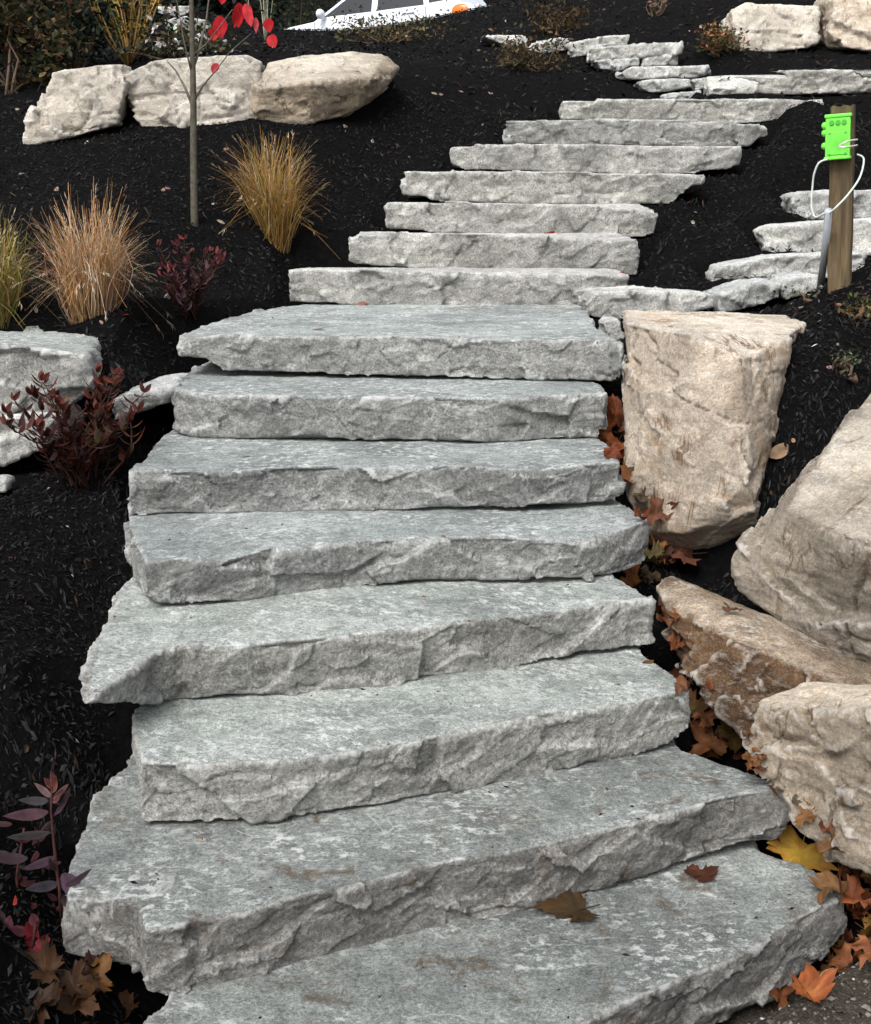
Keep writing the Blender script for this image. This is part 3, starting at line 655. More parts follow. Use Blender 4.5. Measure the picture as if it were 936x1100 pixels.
# LATER_OBJECTS
# ------------------------------------------------------------------ leaves, blades, twigs
def leaf_blade(S, base, d, side, L, W, c, curl=.3, fold=.25, n=5, tipc=None):
    base, d, side = Vector(base), Vector(d).normalized(), Vector(side).normalized()
    up = d.cross(side).normalized(); V, Fc, Cc = [], [], []
    for i in range(n + 1):
        t = i / n; w = W * .5 * (math.sin(math.pi * min(1, t ** .8 * .97 + .03)) ** .85)
        p = base + d * (L * t) - up * (curl * L * t * t)
        V += [p + side * w + up * (fold * w), p, p - side * w + up * (fold * w)]
        k = np.array(c) if tipc is None else np.array(c) * (1 - t) + np.array(tipc) * t
        k = k * random.uniform(.8, 1.2); Cc += [tuple(k * 1.08), tuple(k * .62), tuple(k * .95)]
    for i in range(n):
        a = i * 3; Fc += [(a, a + 1, a + 4, a + 3), (a + 1, a + 2, a + 5, a + 4)]
    S.add(V, Fc, Cc)
def jit(c, s=.3): return tuple(np.clip(np.array(c) * math.exp(random.gauss(0, s)) * np.array([1 + random.gauss(0, s * .25) for _ in range(3)]), 0, 1))

def grass_clump(uv, height, spread, n, cols, label, tall=.15, group=None, thick=.0019, base_r=.07, lean=(0, 0)):
    p = on_ground(*uv); root = empty('ornamental_grass', p, label, 'grass clump', group)
    S, S2 = Soup(), Soup()
    for i in range(n):
        a = random.uniform(0, 6.283); r0 = base_r * math.sqrt(random.random())
        b0 = Vector((r0 * math.cos(a), r0 * math.sin(a), 0)); b0.z = float(ground_full(np.array([[p.x + b0.x, p.y + b0.y]]))[0]) - p.z - .02; q = (random.random() ** .7)
        H = height * random.uniform(.55, 1.0) * (1 + (tall if random.random() < .2 else 0)); out = spread * q
        aa = a + random.gauss(0, .5); dr = Vector((math.cos(aa) + lean[0], math.sin(aa) + lean[1], 0)); pts = []
        droop = random.uniform(0, .45) * q * height; kx, ky = random.gauss(0, .022), random.gauss(0, .022); brk = random.random() < .12
        for k in range(6):
            t = k / 5; pts.append(b0 + dr * (out * t ** 1.7) + Vector((kx * math.sin(4.5 * t), ky * math.sin(5.5 * t), H * (t - .12 * q * t * t) - droop * t ** 3)) + (dr * .09 * max(0, t - .6) * 2.5 - Vector((0, 0, .16 * max(0, t - .6) * 2.5)) if brk else Vector((0, 0, 0))))
        c = jit(random.choices([x[0] for x in cols], [x[1] for x in cols])[0], .28)
        side = Vector((-dr.y, dr.x, 0)).normalized(); side = (side + Vector((random.gauss(0, .5), random.gauss(0, .5), 0))).normalized()
        V, Fc, Cc = [], [], []
        for k, q3 in enumerate(pts):
            w = thick * (1.15 - .85 * k / 5) * random.uniform(.9, 1.1)
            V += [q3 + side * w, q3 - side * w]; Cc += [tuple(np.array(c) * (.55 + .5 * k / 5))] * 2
        for k in range(5): Fc.append((2 * k, 2 * k + 1, 2 * k + 3, 2 * k + 2))
        S.add(V, Fc, Cc)
        if random.random() < .16:
            tip = pts[-1]; dd = (pts[-1] - pts[-2]).normalized()
            for _ in range(5):
                leaf_blade(S2, tip - dd * random.uniform(0, .05), dd + Vector((random.gauss(0, .3), random.gauss(0, .3), 0)), side, random.uniform(.015, .035), .004, jit((.50, .40, .30), .2), n=2)
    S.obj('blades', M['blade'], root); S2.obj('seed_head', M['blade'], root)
    return root
TAN = [((.46, .26, .11), 5), ((.58, .40, .22), 4), ((.34, .17, .07), 3), ((.62, .52, .40), 2)]
GOLD = [((.40, .22, .055), 5), ((.50, .32, .12), 3), ((.24, .14, .035), 3), ((.56, .42, .25), 2), ((.16, .13, .03), 2)]
OLIVE = [((.24, .20, .05), 5), ((.38, .28, .10), 3), ((.14, .13, .035), 3)]
GG = 'ornamental grass clumps in the mulch'
grass_clump((100, 338), .50, .19, 900, TAN, "tall straw coloured grass clump left of the thin tree trunk", group=GG, base_r=.085)
grass_clump((293, 243), .50, .25, 900, GOLD, "golden orange grass clump under the tan wedge boulder", group=GG, base_r=.09)
grass_clump((-6, 334), .42, .18, 520, OLIVE, "olive and tan grass clump cut by the left edge", group=GG, base_r=.08)

def red_shrub(uv, label, stems, H, spread, leafL, cols, seed, name='red_shrub', bias=(0, 0), pairs=9, tipcol=None, cat='shrub', group=None, p=None, wide=.42, droop=.35):
    random.seed(seed); p = p or on_ground(*uv); root = empty(name, p, label, cat, group); T = Soup(); Lf = Soup()
    for s in range(stems):
        a = 6.283 * s / stems + random.gauss(0, .4); o = spread * random.uniform(.25, 1); hh = H * random.uniform(.55, 1.0) * (1 - .35 * o / spread * .6)
        e = Vector((math.cos(a) * o + bias[0], math.sin(a) * o + bias[1], hh)); pts = []; bb_ = Vector((math.cos(a), math.sin(a), 0)) * random.uniform(0, .22) * spread; wob = Vector((random.gauss(0, .03), random.gauss(0, .03), 0)); hh *= random.choice((.6, .8, 1, 1.05))
        for k in range(8):
            t = k / 7; pts.append(bb_ * (1 - t) + wob * math.sin(5 * t) + Vector((e.x * t ** 1.3, e.y * t ** 1.3, -.03 + e.z * t ** .85 + random.gauss(0, .006))))
        tube(T, pts, [.0045 * (1 - .7 * k / 7) for k in range(8)], jit((.035, .016, .012), .2), 5)
        for j in range(pairs):
            t = .22 + .78 * (j + random.random() * .6) / pairs; i = min(6, int(t * 7)); f = t * 7 - i
            q = pts[i].lerp(pts[i + 1], min(1, f)); ax = (pts[i + 1] - pts[i]).normalized(); a0 = random.uniform(0, 6.28)
            for sgn in (0, math.pi):
                dirn = Vector((math.cos(a0 + sgn), math.sin(a0 + sgn), random.uniform(-droop, .45))) + ax * .35
                side = dirn.cross(Vector((0, 0, 1))).normalized()
                L = leafL * random.uniform(.6, 1.1) * (1 - .35 * t)
                c = jit(random.choices([x[0] for x in cols], [x[1] for x in cols])[0], .3)
                leaf_blade(Lf, q, dirn, side, L, L * wide, c, random.uniform(.1, .5), .3, 5)
        for _ in range(3):
            c = jit(tipcol or cols[0][0], .3); dirn = Vector((random.gauss(0, .6), random.gauss(0, .6), .6)); leaf_blade(Lf, pts[-1], dirn, dirn.cross(Vector((0, 1, .2))), leafL * .5, leafL * .2, c, .2, .3, 4)
    T.obj('stem', M['bark'], root); Lf.obj('foliage', M['leaf'], root); random.seed(seed + 1)
    return root
PURP = [((.060, .024, .032), 5), ((.045, .014, .015), 5), ((.10, .06, .07), 3), ((.09, .018, .014), 2), ((.05, .05, .018), 2)]
RUST = [((.040, .012, .009), 6), ((.065, .018, .012), 4), ((.055, .028, .03), 2), ((.10, .032, .014), 2), ((.03, .025, .012), 2)]
red_shrub((205, 338), "small purple leaved shrub in the mulch between tree trunk and landing slab", 17, .38, .22, .066, PURP, 31, tipcol=(.12, .025, .025), pairs=8, wide=.36, group='dark red shrubs', bias=(.03, 0))
SHP = Vector(at_y(88, 482, 3.88)); SHP.z = float(ground_full(np.array([[SHP.x, SHP.y]]))[0]) + .01
print('shrub', SHP)
red_shrub((95, 462), "dark rusty red shrub spreading in front of the grey block at left", 24, .40, .30, .08, RUST, 32, tipcol=(.09, .024, .018), pairs=9, wide=.34, group='dark red shrubs', bias=(-.02, 0), p=SHP)
def px_plant(name, label, cat, Y, stem, leaves, seed):
    random.seed(seed); b0 = Vector(at_y(stem[0][0], stem[0][1], Y)); root = empty(name, b0, label, cat); T, Lf = Soup(), Soup()
    tube(T, [Vector(at_y(u, v, Y)) - b0 for u, v in stem], [.004 - .0004 * i for i in range(len(stem))], (.05, .02, .018), 6)
    for (u0, v0, u1, v1, w, c) in leaves:
        dY = random.uniform(-.03, .05); a = Vector(at_y(u0, v0, Y)) - b0; e = Vector(at_y(u1, v1, Y - dY)) - b0; d = e - a; L = d.length
        side = d.cross(Vector((random.gauss(0, .25), -.75, .65))).normalized()
        leaf_blade(Lf, a, d + Vector((0, 0, .22 * L)), side, L, w * Y / F, jit(c, .12), .22, .3, 7)
    T.obj('stem', M['bark'], root); Lf.obj('foliage', M['leaf'], root)
MV, PU, GY_ = (.065, .030, .038), (.034, .018, .027), (.032, .027, .032)
px_plant('purple_plant', "purple leaved plant on one upright stem by the notched step corner", 'plant', 2.22,
    [(66, 985), (64, 955), (60, 925), (57, 895), (55, 870), (56, 842)],
    [(52, 872, 8, 888, 15, MV), (52, 860, 23, 867, 11, GY_), (54, 894, 7, 912, 11, GY_), (60, 920, 28, 943, 12, PU), (63, 948, 28, 965, 14, GY_), (68, 938, 85, 972, 22, (.10, .06, .09)), (70, 951, 113, 943, 9, PU),
     (58, 876, 86, 849, 9, PU), (30, 922, -12, 931, 14, PU), (56, 852, 68, 832, 8, (.17, .06, .05)), (56, 848, 46, 834, 7, (.14, .05, .05)), (56, 846, 60, 824, 7, (.20, .08, .07)), (55, 856, 38, 846, 8, (.09, .05, .05)), (57, 858, 76, 846, 7, (.12, .055, .05)), (56, 862, 70, 856, 7, (.10, .04, .04)), (62, 935, 44, 925, 9, PU), (65, 962, 84, 985, 12, PU)], 35)
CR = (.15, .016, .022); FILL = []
random.seed(12)
for _ in range(46):
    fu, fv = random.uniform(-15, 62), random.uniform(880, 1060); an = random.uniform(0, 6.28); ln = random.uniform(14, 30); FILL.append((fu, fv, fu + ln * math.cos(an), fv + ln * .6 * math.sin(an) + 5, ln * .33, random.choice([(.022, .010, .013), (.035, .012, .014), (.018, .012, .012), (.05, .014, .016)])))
px_plant('crimson_plant', "low plant with small crimson leaves in the bottom left corner", 'plant', 2.16,
    [(30, 1050), (34, 1030), (36, 1010), (38, 995)],
    [(36, 1005, 26, 990, 15, CR), (38, 1005, 50, 996, 16, CR), (36, 1010, 22, 1020, 15, CR), (38, 1012, 58, 1015, 17, (.20, .03, .04)), (38, 1015, 46, 1032, 17, CR), (34, 1018, 24, 1036, 14, (.10, .02, .02)), (38, 995, 34, 980, 12, (.12, .04, .05)), (2, 1012, 18, 980, 16, (.17, .07, .08)), (4, 992, -12, 968, 14, (.10, .06, .07)), (14, 972, 22, 962, 8, (.30, .04, .03)), (30, 1000, 8, 1004, 14, (.09, .03, .035)), (40, 1020, 62, 1034, 12, (.07, .03, .03)), (30, 1030, 6, 1040, 14, (.08, .03, .03))], 36)
px_plant('burgundy_plant', "dim mass of dark burgundy leaves behind the bottom left corner plants", 'plant', 2.30, [(20, 1050), (22, 1000), (18, 940), (26, 890)], FILL, 37)

def leaf_cloud(name, base, ctr, rad, n, L, cols, label, cat, stems=5, group=None, clumps=14, seed=1, wide=.5, up=.3):
    random.seed(seed); base = Vector(base); root = empty(name, base, label, cat, group); T, Lf = Soup(), Soup(); cl = []
    for _ in range(clumps):
        d = Vector((random.gauss(0, 1), random.gauss(0, 1), random.gauss(0, 1))).normalized() * random.random() ** .4
        cl.append((Vector(ctr) + Vector((d.x * rad[0], d.y * rad[1], d.z * rad[2])), random.uniform(.3, .55), jit((1, 1, 1), .35)))
    for i in range(stems):
        e = cl[i % clumps][0]; pts = [Vector((random.gauss(0, .03), random.gauss(0, .03), -.03)).lerp(e, t / 4) + Vector((random.gauss(0, .012), random.gauss(0, .012), 0)) * (t > 0) for t in range(5)]
        tube(T, pts, [.012 * (1 - .17 * t) for t in range(5)], jit((.09, .065, .045), .2), 5)
    for i in range(n):
        c0, r, tn = random.choice(cl); r *= max(rad) * .9
        q = c0 + Vector((random.gauss(0, r * .5), random.gauss(0, r * .5), random.gauss(0, r * .42)))
        if q.z < .01: q.z = random.uniform(.01, .05)
        d = Vector((random.gauss(0, 1), random.gauss(0, 1), random.gauss(up, .7))).normalized(); sd = d.orthogonal(); sd.rotate(Matrix.Rotation(random.uniform(0, 6.28), 3, d))
        c = np.array(random.choices([x[0] for x in cols], [x[1] for x in cols])[0]) * np.array(tn); LL = L * random.uniform(.6, 1.3)
        leaf_blade(Lf, q, d, sd, LL, LL * wide, jit(c, .25), .2, .2, 3)
    T.obj('stem', M['bark'], root); Lf.obj('foliage', M['leaf'], root)
    return root
DG_ = [((.016, .030, .018), 5), ((.028, .045, .024), 3), ((.012, .022, .017), 3)]
BRN = [((.050, .042, .018), 4), ((.085, .052, .022), 3), ((.025, .034, .016), 4), ((.13, .10, .045), 1)]
leaf_cloud('evergreen_shrub', on_ground(78, 80), (0, .1, .85), (.62, .5, .8), 5200, .055, DG_, "dark green evergreen shrub rising behind the leftmost pale boulder", 'shrub', 9, clumps=34, seed=3, wide=.35)
leaf_cloud('brown_shrub', on_ground(12, 100), (0, .1, .42), (.46, .4, .42), 2600, .05, BRN, "brown and olive leafy shrub at the upper left edge of the photo", 'shrub', 7, clumps=24, seed=5, wide=.5)
leaf_cloud('evergreen_shrub', on_ground(-70, 75), (0, .1, .9), (.7, .5, .9), 3600, .06, DG_, "dark evergreen shrub mostly beyond the upper left corner", 'shrub', 7, clumps=26, seed=6, wide=.35)
HED = 'dark shrubs far behind the boulders'
for i, (u, v, Y, rx, hz, lab) in enumerate([(200, 30, 16.5, 1.0, 1.3, "far dark shrub behind the thin tree trunk and small slabs"), (275, 34, 17.0, .85, 1.2, "far dark shrub behind the red leaves of the thin tree"), (120, 40, 15.5, 1.1, 1.5, "far dark shrub behind the yellow twig bush"), (322, 30, 25.5, 1.3, 1.4, "far dark olive shrub touching the hood of the white car")]):
    b = at_y(u, v, Y); b[2] = gz(b[0], b[1])
    leaf_cloud('evergreen_shrub', b, (0, 0, hz * .75), (rx, .6, hz * .8), 3200, .10, DG_ if i < 3 else [((.03, .04, .018), 3), ((.05, .045, .02), 2), ((.016, .024, .014), 3)], lab, 'shrub', 6, HED, 26, 40 + i, .4)
for i, u in enumerate((-160, 30)):
    b = at_y(u, 45, 17.5); b[2] = gz(b[0], b[1])
    leaf_cloud('evergreen_shrub', b, (0, 0, 1.3), (1.3, .7, 1.4), 3200, .12, DG_, ("far dark shrub just outside the left edge", "far dark shrub behind the brown and evergreen shrubs")[i], 'shrub', 6, HED, 26, 60 + i, .4)

def twig_bush(uv, label, n, H, spread, c, leafc, nl, seed, cat='bush', name='twig_bush', p=None, r=.006):
    random.seed(seed); p = p or on_ground(*uv); root = empty(name, p, label, cat); T, Lf = Soup(), Soup()
    for i in range(n):
        a = random.uniform(0, 6.283); o = spread * random.uniform(.1, 1); e = Vector((math.cos(a) * o, math.sin(a) * o * .7, H * random.uniform(.7, 1.1)))
        bend = Vector((random.gauss(0, .05), random.gauss(0, .05), 0)); pts = [Vector((e.x * t ** 1.1, e.y * t, e.z * t - .02)) + bend * math.sin(3.14 * t) for t in (0, .25, .5, .75, 1)]
        tube(T, pts, [r * (1 - .75 * k / 4) for k in range(5)], jit(c, .3), 5)
        for k in (2, 3):
            q = pts[k]; ee = q + Vector((random.gauss(0, .08), random.gauss(0, .08), .2 * H * random.uniform(.5, 1.2))); tube(T, [q, q.lerp(ee, .5), ee], [r * .5, r * .35, r * .2], jit(c, .3), 4)
        for _ in range(nl):
            k = random.choice((1, 2, 3)); q = pts[k].lerp(pts[k + 1], random.random()); d = Vector((random.gauss(0, 1), random.gauss(0, 1), random.gauss(0, .6)))
            leaf_blade(Lf, q, d, d.orthogonal(), random.uniform(.03, .06), .022, jit(random.choice(leafc), .3), .3, .3, 3)
    T.obj('stem', M['bark'], root)
    if nl: Lf.obj('foliage', M['leaf'], root)
twig_bush((138, 70), "bush of bare yellow brown twigs fanning out behind the row of boulders", 34, .85, .38, (.30, .19, .07), [(.22, .17, .04), (.40, .26, .06), (.10, .10, .03)], 12, 71)
twig_bush((285, 44), "few thin grey upright stems behind the red leaves", 9, .9, .16, (.20, .19, .14), [(.06, .07, .03)], 3, 72, r=.007)
twig_bush((703, 18), "tiny bare brown shrub on the mulch slope near the top edge", 10, .22, .12, (.15, .10, .06), [(.2, .14, .1)], 3, 73, r=.005)
def cover(uv, label, w, h, n, cols, seed, L=.035, stems=10, name='groundcover_plant'):
    leaf_cloud(name, on_ground(*uv), (0, 0, h * .45), (w, w * .55, h * .5), n, L, cols, label, 'plant', stems, 'low plants in the mulch', 18, seed, .45, .5)
OLV = [((.10, .085, .035), 4), ((.06, .06, .025), 4), ((.17, .11, .05), 2), ((.20, .17, .10), 1)]
cover((415, 46), "low olive brown ground cover just below the white car", .52, .20, 900, OLV, 81)
cover((578, 76), "low brown ground cover in front of the low wall's left stones", .36, .20, 800, [((.09, .06, .03), 4), ((.05, .045, .02), 4), ((.14, .09, .045), 2)], 82)
cover((598, 34), "low brown ground cover above the rounded stones of the low wall", .34, .22, 700, [((.11, .065, .03), 4), ((.06, .045, .02), 4)], 83)
cover((772, 58), "small plant with orange and green leaves left of the square boulder", .20, .20, 650, [((.11, .09, .03), 4), ((.40, .14, .06), 2), ((.06, .07, .025), 3), ((.5, .30, .2), .5)], 84)
cover((190, 62), "variegated low plant with pale leaves behind the row of boulders", .45, .18, 700, [((.05, .06, .03), 5), ((.5, .5, .47), 1), ((.12, .09, .04), 2)], 85, .05)
cover((930, 345), "small green and rusty trailing plant at the right edge below the post", .11, .10, 260, [((.10, .12, .035), 3), ((.25, .08, .03), 2), ((.05, .06, .025), 3), ((.3, .28, .2), .6)], 86, .02, 6)
cover((912, 398), "grey green trailing sprig on the mulch above the largest boulder", .07, .07, 110, [((.10, .14, .09), 3), ((.07, .09, .04), 2)], 87, .016, 5)
cover((872, 322), "sparse pale green sprouts at the foot of the post", .13, .04, 60, [((.22, .26, .16), 3), ((.10, .11, .05), 2), ((.32, .31, .26), 1)], 88, .018, 3)

# ------------------------------------------------------------------ thin tree with its last red leaves
tb = on_ground(210, 242); TY = tb.y
tree = empty('young_tree', tb, "thin bare young tree with a few bright red leaves at the top", 'tree')
def tp(u, v, dy=0): return Vector(at_y(u, v, TY + dy)) - tb
T = Soup(); tube(T, [tp(210, 246), tp(209, 235), tp(208, 170), tp(208, 110), tp(207, 60), tp(206, 10), tp(204, -80), tp(205, -200)], [.024, .019, .0175, .016, .014, .012, .009, .005], (.078, .070, .054), 10)
T.obj('trunk', M['bark'], tree)
for pts, r in (([(206, 111), (198, 92), (189, 76), (180, 66)], .008), ([(209, 108), (218, 92), (232, 76), (247, 56), (270, 36)], .006), ([(207, 76), (214, 55), (222, 20), (228, -30), (233, -90)], .008), ([(206, 77), (203, 66), (198, 45), (190, 0), (180, -60)], .006), ([(207, 60), (221, 48), (232, 34), (250, 10)], .004)):
    B = Soup(); tube(B, [tp(u, v, .03 * i * (-1 if r < .007 else 1)) for i, (u, v) in enumerate(pts)], [r * (1 - .2 * i) for i in range(len(pts))], (.12, .105, .085), 6); B.obj('branch', M['bark'], tree)
def round_leaf(parent, origin, u, v, L, W, ang, c, dy=-.02):
    L *= .88; W *= .85; S = Soup(); q = tp(u, v, dy); d = Vector((math.sin(ang), random.gauss(0, .25), -math.cos(ang))); sd = Vector((math.cos(ang), random.gauss(0, .3), math.sin(ang)))
    n = 7; V, Fc, Cc = [], [], []; upv = d.normalized().cross(sd.normalized())
    for i in range(n + 1):
        t = i / n; w = W * .5 * math.sin(math.pi * (.04 + .96 * t) ** .8) ** .85 * (1 + .07 * math.sin(9 * t + u))
        for j in range(-2, 3):
            V.append(q + d.normalized() * (L * t) + sd.normalized() * (w * j / 2) + upv * (.55 * abs(j) / 2 * w + .3 * L * t * t + .03 * L * math.sin(7 * t + j))); Cc.append(jit(c, .06) if j else tuple(np.array(c) * .75))
    for i in range(n):
        for j in range(4): a = i * 5 + j; Fc.append((a, a + 1, a + 6, a + 5))
    S.add(V, Fc, Cc); S.obj('leaf', M['leaf'], parent)
RED = (.34, .010, .016); RED2 = (.42, .03, .04)
for u, v, L, W, an, c in ((236, 17, .12, .085, .1, RED), (231, 30, .075, .065, -.2, (.33, .015, .016)), (258, 3, .13, .07, -.15, RED), (264, 4, .13, .06, .25, RED2), (255, 6, .12, .045, -.35, RED2), (275, 19, .085, .035, .05, (.36, .05, .055)), (288, 20, .075, .065, .15, RED), (290, 38, .075, .07, .5, (.40, .02, .025)), (234, 68, .065, .05, -.4, (.36, .03, .04)), (240, -12, .08, .06, -.2, RED), (222, -22, .08, .06, .2, RED2)):
    round_leaf(tree, tb, u, v, L, W, an, c)

# ------------------------------------------------------------------ post with the green box and its cables; grey pipe
pb = on_ground(902, 306); PY = pb.y; mpp = PY / F
post = empty('wooden_post', pb, "weathered square wooden post carrying a bright green plastic box", 'post')
def box_mesh(sx, sy, sz, bev=.003, ctr=(0, 0, 0), seg=2):
    bm = bmesh.new(); bmesh.ops.create_cube(bm, size=1.0)
    for vv in bm.verts: vv.co = Vector((vv.co.x * sx + ctr[0], vv.co.y * sy + ctr[1], vv.co.z * sz + ctr[2]))
    if bev: bmesh.ops.bevel(bm, geom=bm.edges[:], offset=bev, segments=seg, affect='EDGES', profile=.6)
    return bm
def bm_obj(name, bm, mat, parent=None, loc=None, rot=None, smooth=False):
    me = bpy.data.meshes.new(name); bm.to_mesh(me); bm.free()
    if smooth: set_smooth(me)
    o = link(name, me, mat, parent, loc)
    if rot: o.rotation_euler = rot
    return o
m, nt, b = newmat('post_wood'); M['wood'] = m; v = coords(nt, (14, 14, 1.2))
w1 = noise(nt, v, 3.0, 8, .65, .8); c = ramp(nt, w1, ((.25, (.02, .013, .006)), (.5, (.075, .050, .021)), (.75, (.14, .10, .046))))
c = mix(nt, .5, c, ramp(nt, noise(nt, coords(nt, (40, 40, 2)), 4, 5, .6), ((.35, .4), (.6, 1.2))), 'MULTIPLY')
nt.links.new(c, b.inputs['Base Color']); b.inputs['Roughness'].default_value = .8; bump(nt, b, w1, .6, .004)
M['green'] = plain('lime_plastic', (.14, .66, .05), .45, vary=.3, scale=25)
M['green_dark'] = plain('lime_plastic_hole', (.05, .32, .03), .5)
M['cable'] = plain('grey_cable', (.50, .56, .52), .4); M['wire'] = plain('copper_white_wire', (.62, .56, .50), .4); M['pipe'] = plain('grey_pvc', (.36, .38, .42), .4)
hpx = 306 - 126; PW = .084; PH = hpx * mpp * 1.0
bm = bmesh.new(); bmesh.ops.create_cube(bm, size=1.0); bmesh.ops.subdivide_edges(bm, edges=bm.edges[:], cuts=6, use_grid_fill=True)
for vv in bm.verts:
    q = Vector((vv.co.x * PW, vv.co.y * PW, (vv.co.z + .5) * (PH + .15) - .15)); e = abs(vv.co.x) > .45 and abs(vv.co.y) > .45
    q.x += .0025 * math.sin(q.z * 23 + vv.co.y * 9); q.y += .0025 * math.sin(q.z * 31 + vv.co.x * 7)
    if e: q.x *= .96; q.y *= .96
    if vv.co.z > .49: q.z += .004 * math.sin(vv.co.x * 14)
    vv.co = q
yaw = R(-22); pobj = bm_obj('timber', bm, M['wood'], post); post.rotation_euler = (0, R(-3.2), yaw)
BH, BW, BD = 43 * mpp, .088, .042; bz = PH - 31 * mpp
bm = box_mesh(BW, BD, BH, .004)
gb = bm_obj('green_box', bm, M['green'], post, Vector((-.012, -PW / 2 - BD / 2 - .001, bz)))
for zz, hh in ((BH / 2 - .002, .012), (-BH / 2 + .004, .010)): bm_obj('rim', box_mesh(BW + .008, BD + .008, hh, .003), M['green'], gb, Vector((0, 0, zz)))
bm_obj('cover_plate', box_mesh(BW * .80, .004, BH * .52, .0015), plain('lime_cover', (.12, .56, .045), .5, vary=.35, scale=18), gb, Vector((0, -BD / 2 - .001, -BH * .14)))
for xx, zz in ((-.028, -.060), (.028, -.060), (-.028, .016), (.028, .016)):
    bm = bmesh.new(); bmesh.ops.create_cone(bm, cap_ends=True, segments=10, radius1=.0035, radius2=.003, depth=.004); bmesh.ops.rotate(bm, verts=bm.verts, matrix=Matrix.Rotation(R(90), 3, 'X'))
    bm_obj('screw', bm, M['green_dark'], gb, Vector((xx, -BD / 2 - .004, zz)))
for xx in (-.022, .0, .022):
    bm = bmesh.new(); bmesh.ops.create_cone(bm, cap_ends=True, segments=16, radius1=.009, radius2=.009, depth=.006); bmesh.ops.rotate(bm, verts=bm.verts, matrix=Matrix.Rotation(R(90), 3, 'X'))
    bm_obj('hole', bm, M['green_dark'], gb, Vector((xx, -BD / 2 - .002, BH / 2 - .026)))
for zz in (.045, .018, -.028):
    bm = bmesh.new(); bmesh.ops.create_uvsphere(bm, u_segments=12, v_segments=8, radius=.013); bm_obj('lug', bm, M['green'], gb, Vector((-BW / 2 - .003, -.006, zz)), smooth=True)
inv = Matrix.LocRotScale(pb, Euler((0, R(-3.2), yaw)), None).inverted()
def cable(name, pts, r, mat, parent=post, smooth=8):
    P = [Vector(at_y(*p)) for p in pts]; out = []
    for i in range(len(P) - 1):
        a, b2, c2, d2 = P[max(i - 1, 0)], P[i], P[i + 1], P[min(i + 2, len(P) - 1)]
        for k in range(smooth):
            t = k / smooth; out.append(.5 * ((2 * b2) + (c2 - a) * t + (2 * a - 5 * b2 + 4 * c2 - d2) * t * t + (3 * b2 - a - 3 * c2 + d2) * t ** 3))
    out.append(P[-1]); S = Soup(); tube(S, [inv @ q for q in out] if parent else out, r, (.5, .5, .5), 7); return S
yf = PY - .13
for pts, r, mt in (([(921, 166, PY), (928, 171, PY - .03), (924, 190, yf + .02), (912, 208, yf), (899, 222, yf - .02), (890, 230, PY - .12)], .0038, 'cable'),
                   ([(889, 171, PY - .08), (880, 175, PY - .08), (875, 186, PY - .07), (873, 200, PY - .06), (872, 222, PY - .06), (876, 233, PY - .07), (884, 230, PY - .11), (890, 226, PY - .12)], .0038, 'cable'),
                   ([(901, 157, yf - .02), (910, 152, yf - .035), (921, 150, PY - .06)], .0035, 'wire'), ([(901, 158, yf - .02), (910, 158, yf - .035), (921, 156, PY - .06)], .0035, 'wire')):
    cable('cable', pts, r, mt).obj('cable', M[mt], post)
pp0, pp1 = at_y(890, 226, PY - .12), on_ground(881, 310)
S = Soup(); pv = [Vector(pp0), Vector(pp0).lerp(pp1, .5) + Vector((.004, 0, 0)), pp1 + (Vector(pp1) - Vector(pp0)).normalized() * .05]
tube(S, [q - pp1 for q in pv], [.014, .0145, .0145], (.5, .5, .5), 16)
po = S.obj('conduit_pipe', M['pipe']); po.location = pp1; tag(po, "grey plastic conduit pipe leaning against the wooden post", 'pipe')

# ------------------------------------------------------------------ the white car beyond the crest
M['car'] = plain('white_car_paint', (.66, .71, .76), .22, vary=.04); M['glass'] = plain('dark_car_glass', (.012, .016, .02), .06, vary=.1); M['tyre'] = plain('tyre_rubber', (.015, .015, .015), .8)
M['amber'] = plain('amber_lens', (.75, .16, .02), .25); M['lens'] = plain('clear_lens', (.75, .75, .75), .15); M['trim'] = plain('grey_plastic_trim', (.10, .10, .105), .5); M['rim'] = plain('wheel_rim', (.4, .4, .42), .3, .8)
cq = at_y(507, 8, 22.6); cyaw = R(-25); cp_ = Vector((cq[0], cq[1], EYE + 2.45)) + Matrix.Rotation(cyaw, 3, 'Z') @ Vector((-2.2, .85, 0))
car = empty('parked_car', cp_, "white car parked beyond the mulch crest at the top, its lower half hidden", 'car', rot=(0, R(-2.6), cyaw))
def profile(name, pts, halfw, mat, parent, bev=.04, taper=0.0, zref=0):
    bm = bmesh.new(); a = [bm.verts.new((x, -(halfw - taper * max(0, z - zref)), z)) for x, z in pts]; b2 = [bm.verts.new((x, (halfw - taper * max(0, z - zref)), z)) for x, z in pts]
    bm.faces.new(a); bm.faces.new(b2[::-1]); n = len(a)
    for i in range(n): bm.faces.new((a[i], b2[i], b2[(i + 1) % n], a[(i + 1) % n]))
    bmesh.ops.recalc_face_normals(bm, faces=bm.faces)
    if bev: bmesh.ops.bevel(bm, geom=bm.edges[:], offset=bev, segments=3, affect='EDGES', profile=.5)
    return bm_obj(name, bm, mat, parent, smooth=False)
body = profile('body', [(-2.28, .32), (-2.32, .58), (-2.24, .80), (-1.7, .93), (-.95, .99), (0, 1.0), (1.5, 1.02), (2.2, .98), (2.34, .80), (2.32, .34), (1.85, .28), (-1.8, .28)], .86, M['car'], car, .07)
cab = profile('cabin', [(-1.05, .95), (-.30, 1.40), (.3, 1.5), (1.3, 1.48), (1.75, 1.36), (2.05, .96)], .83, M['car'], car, .05, .32, .95)
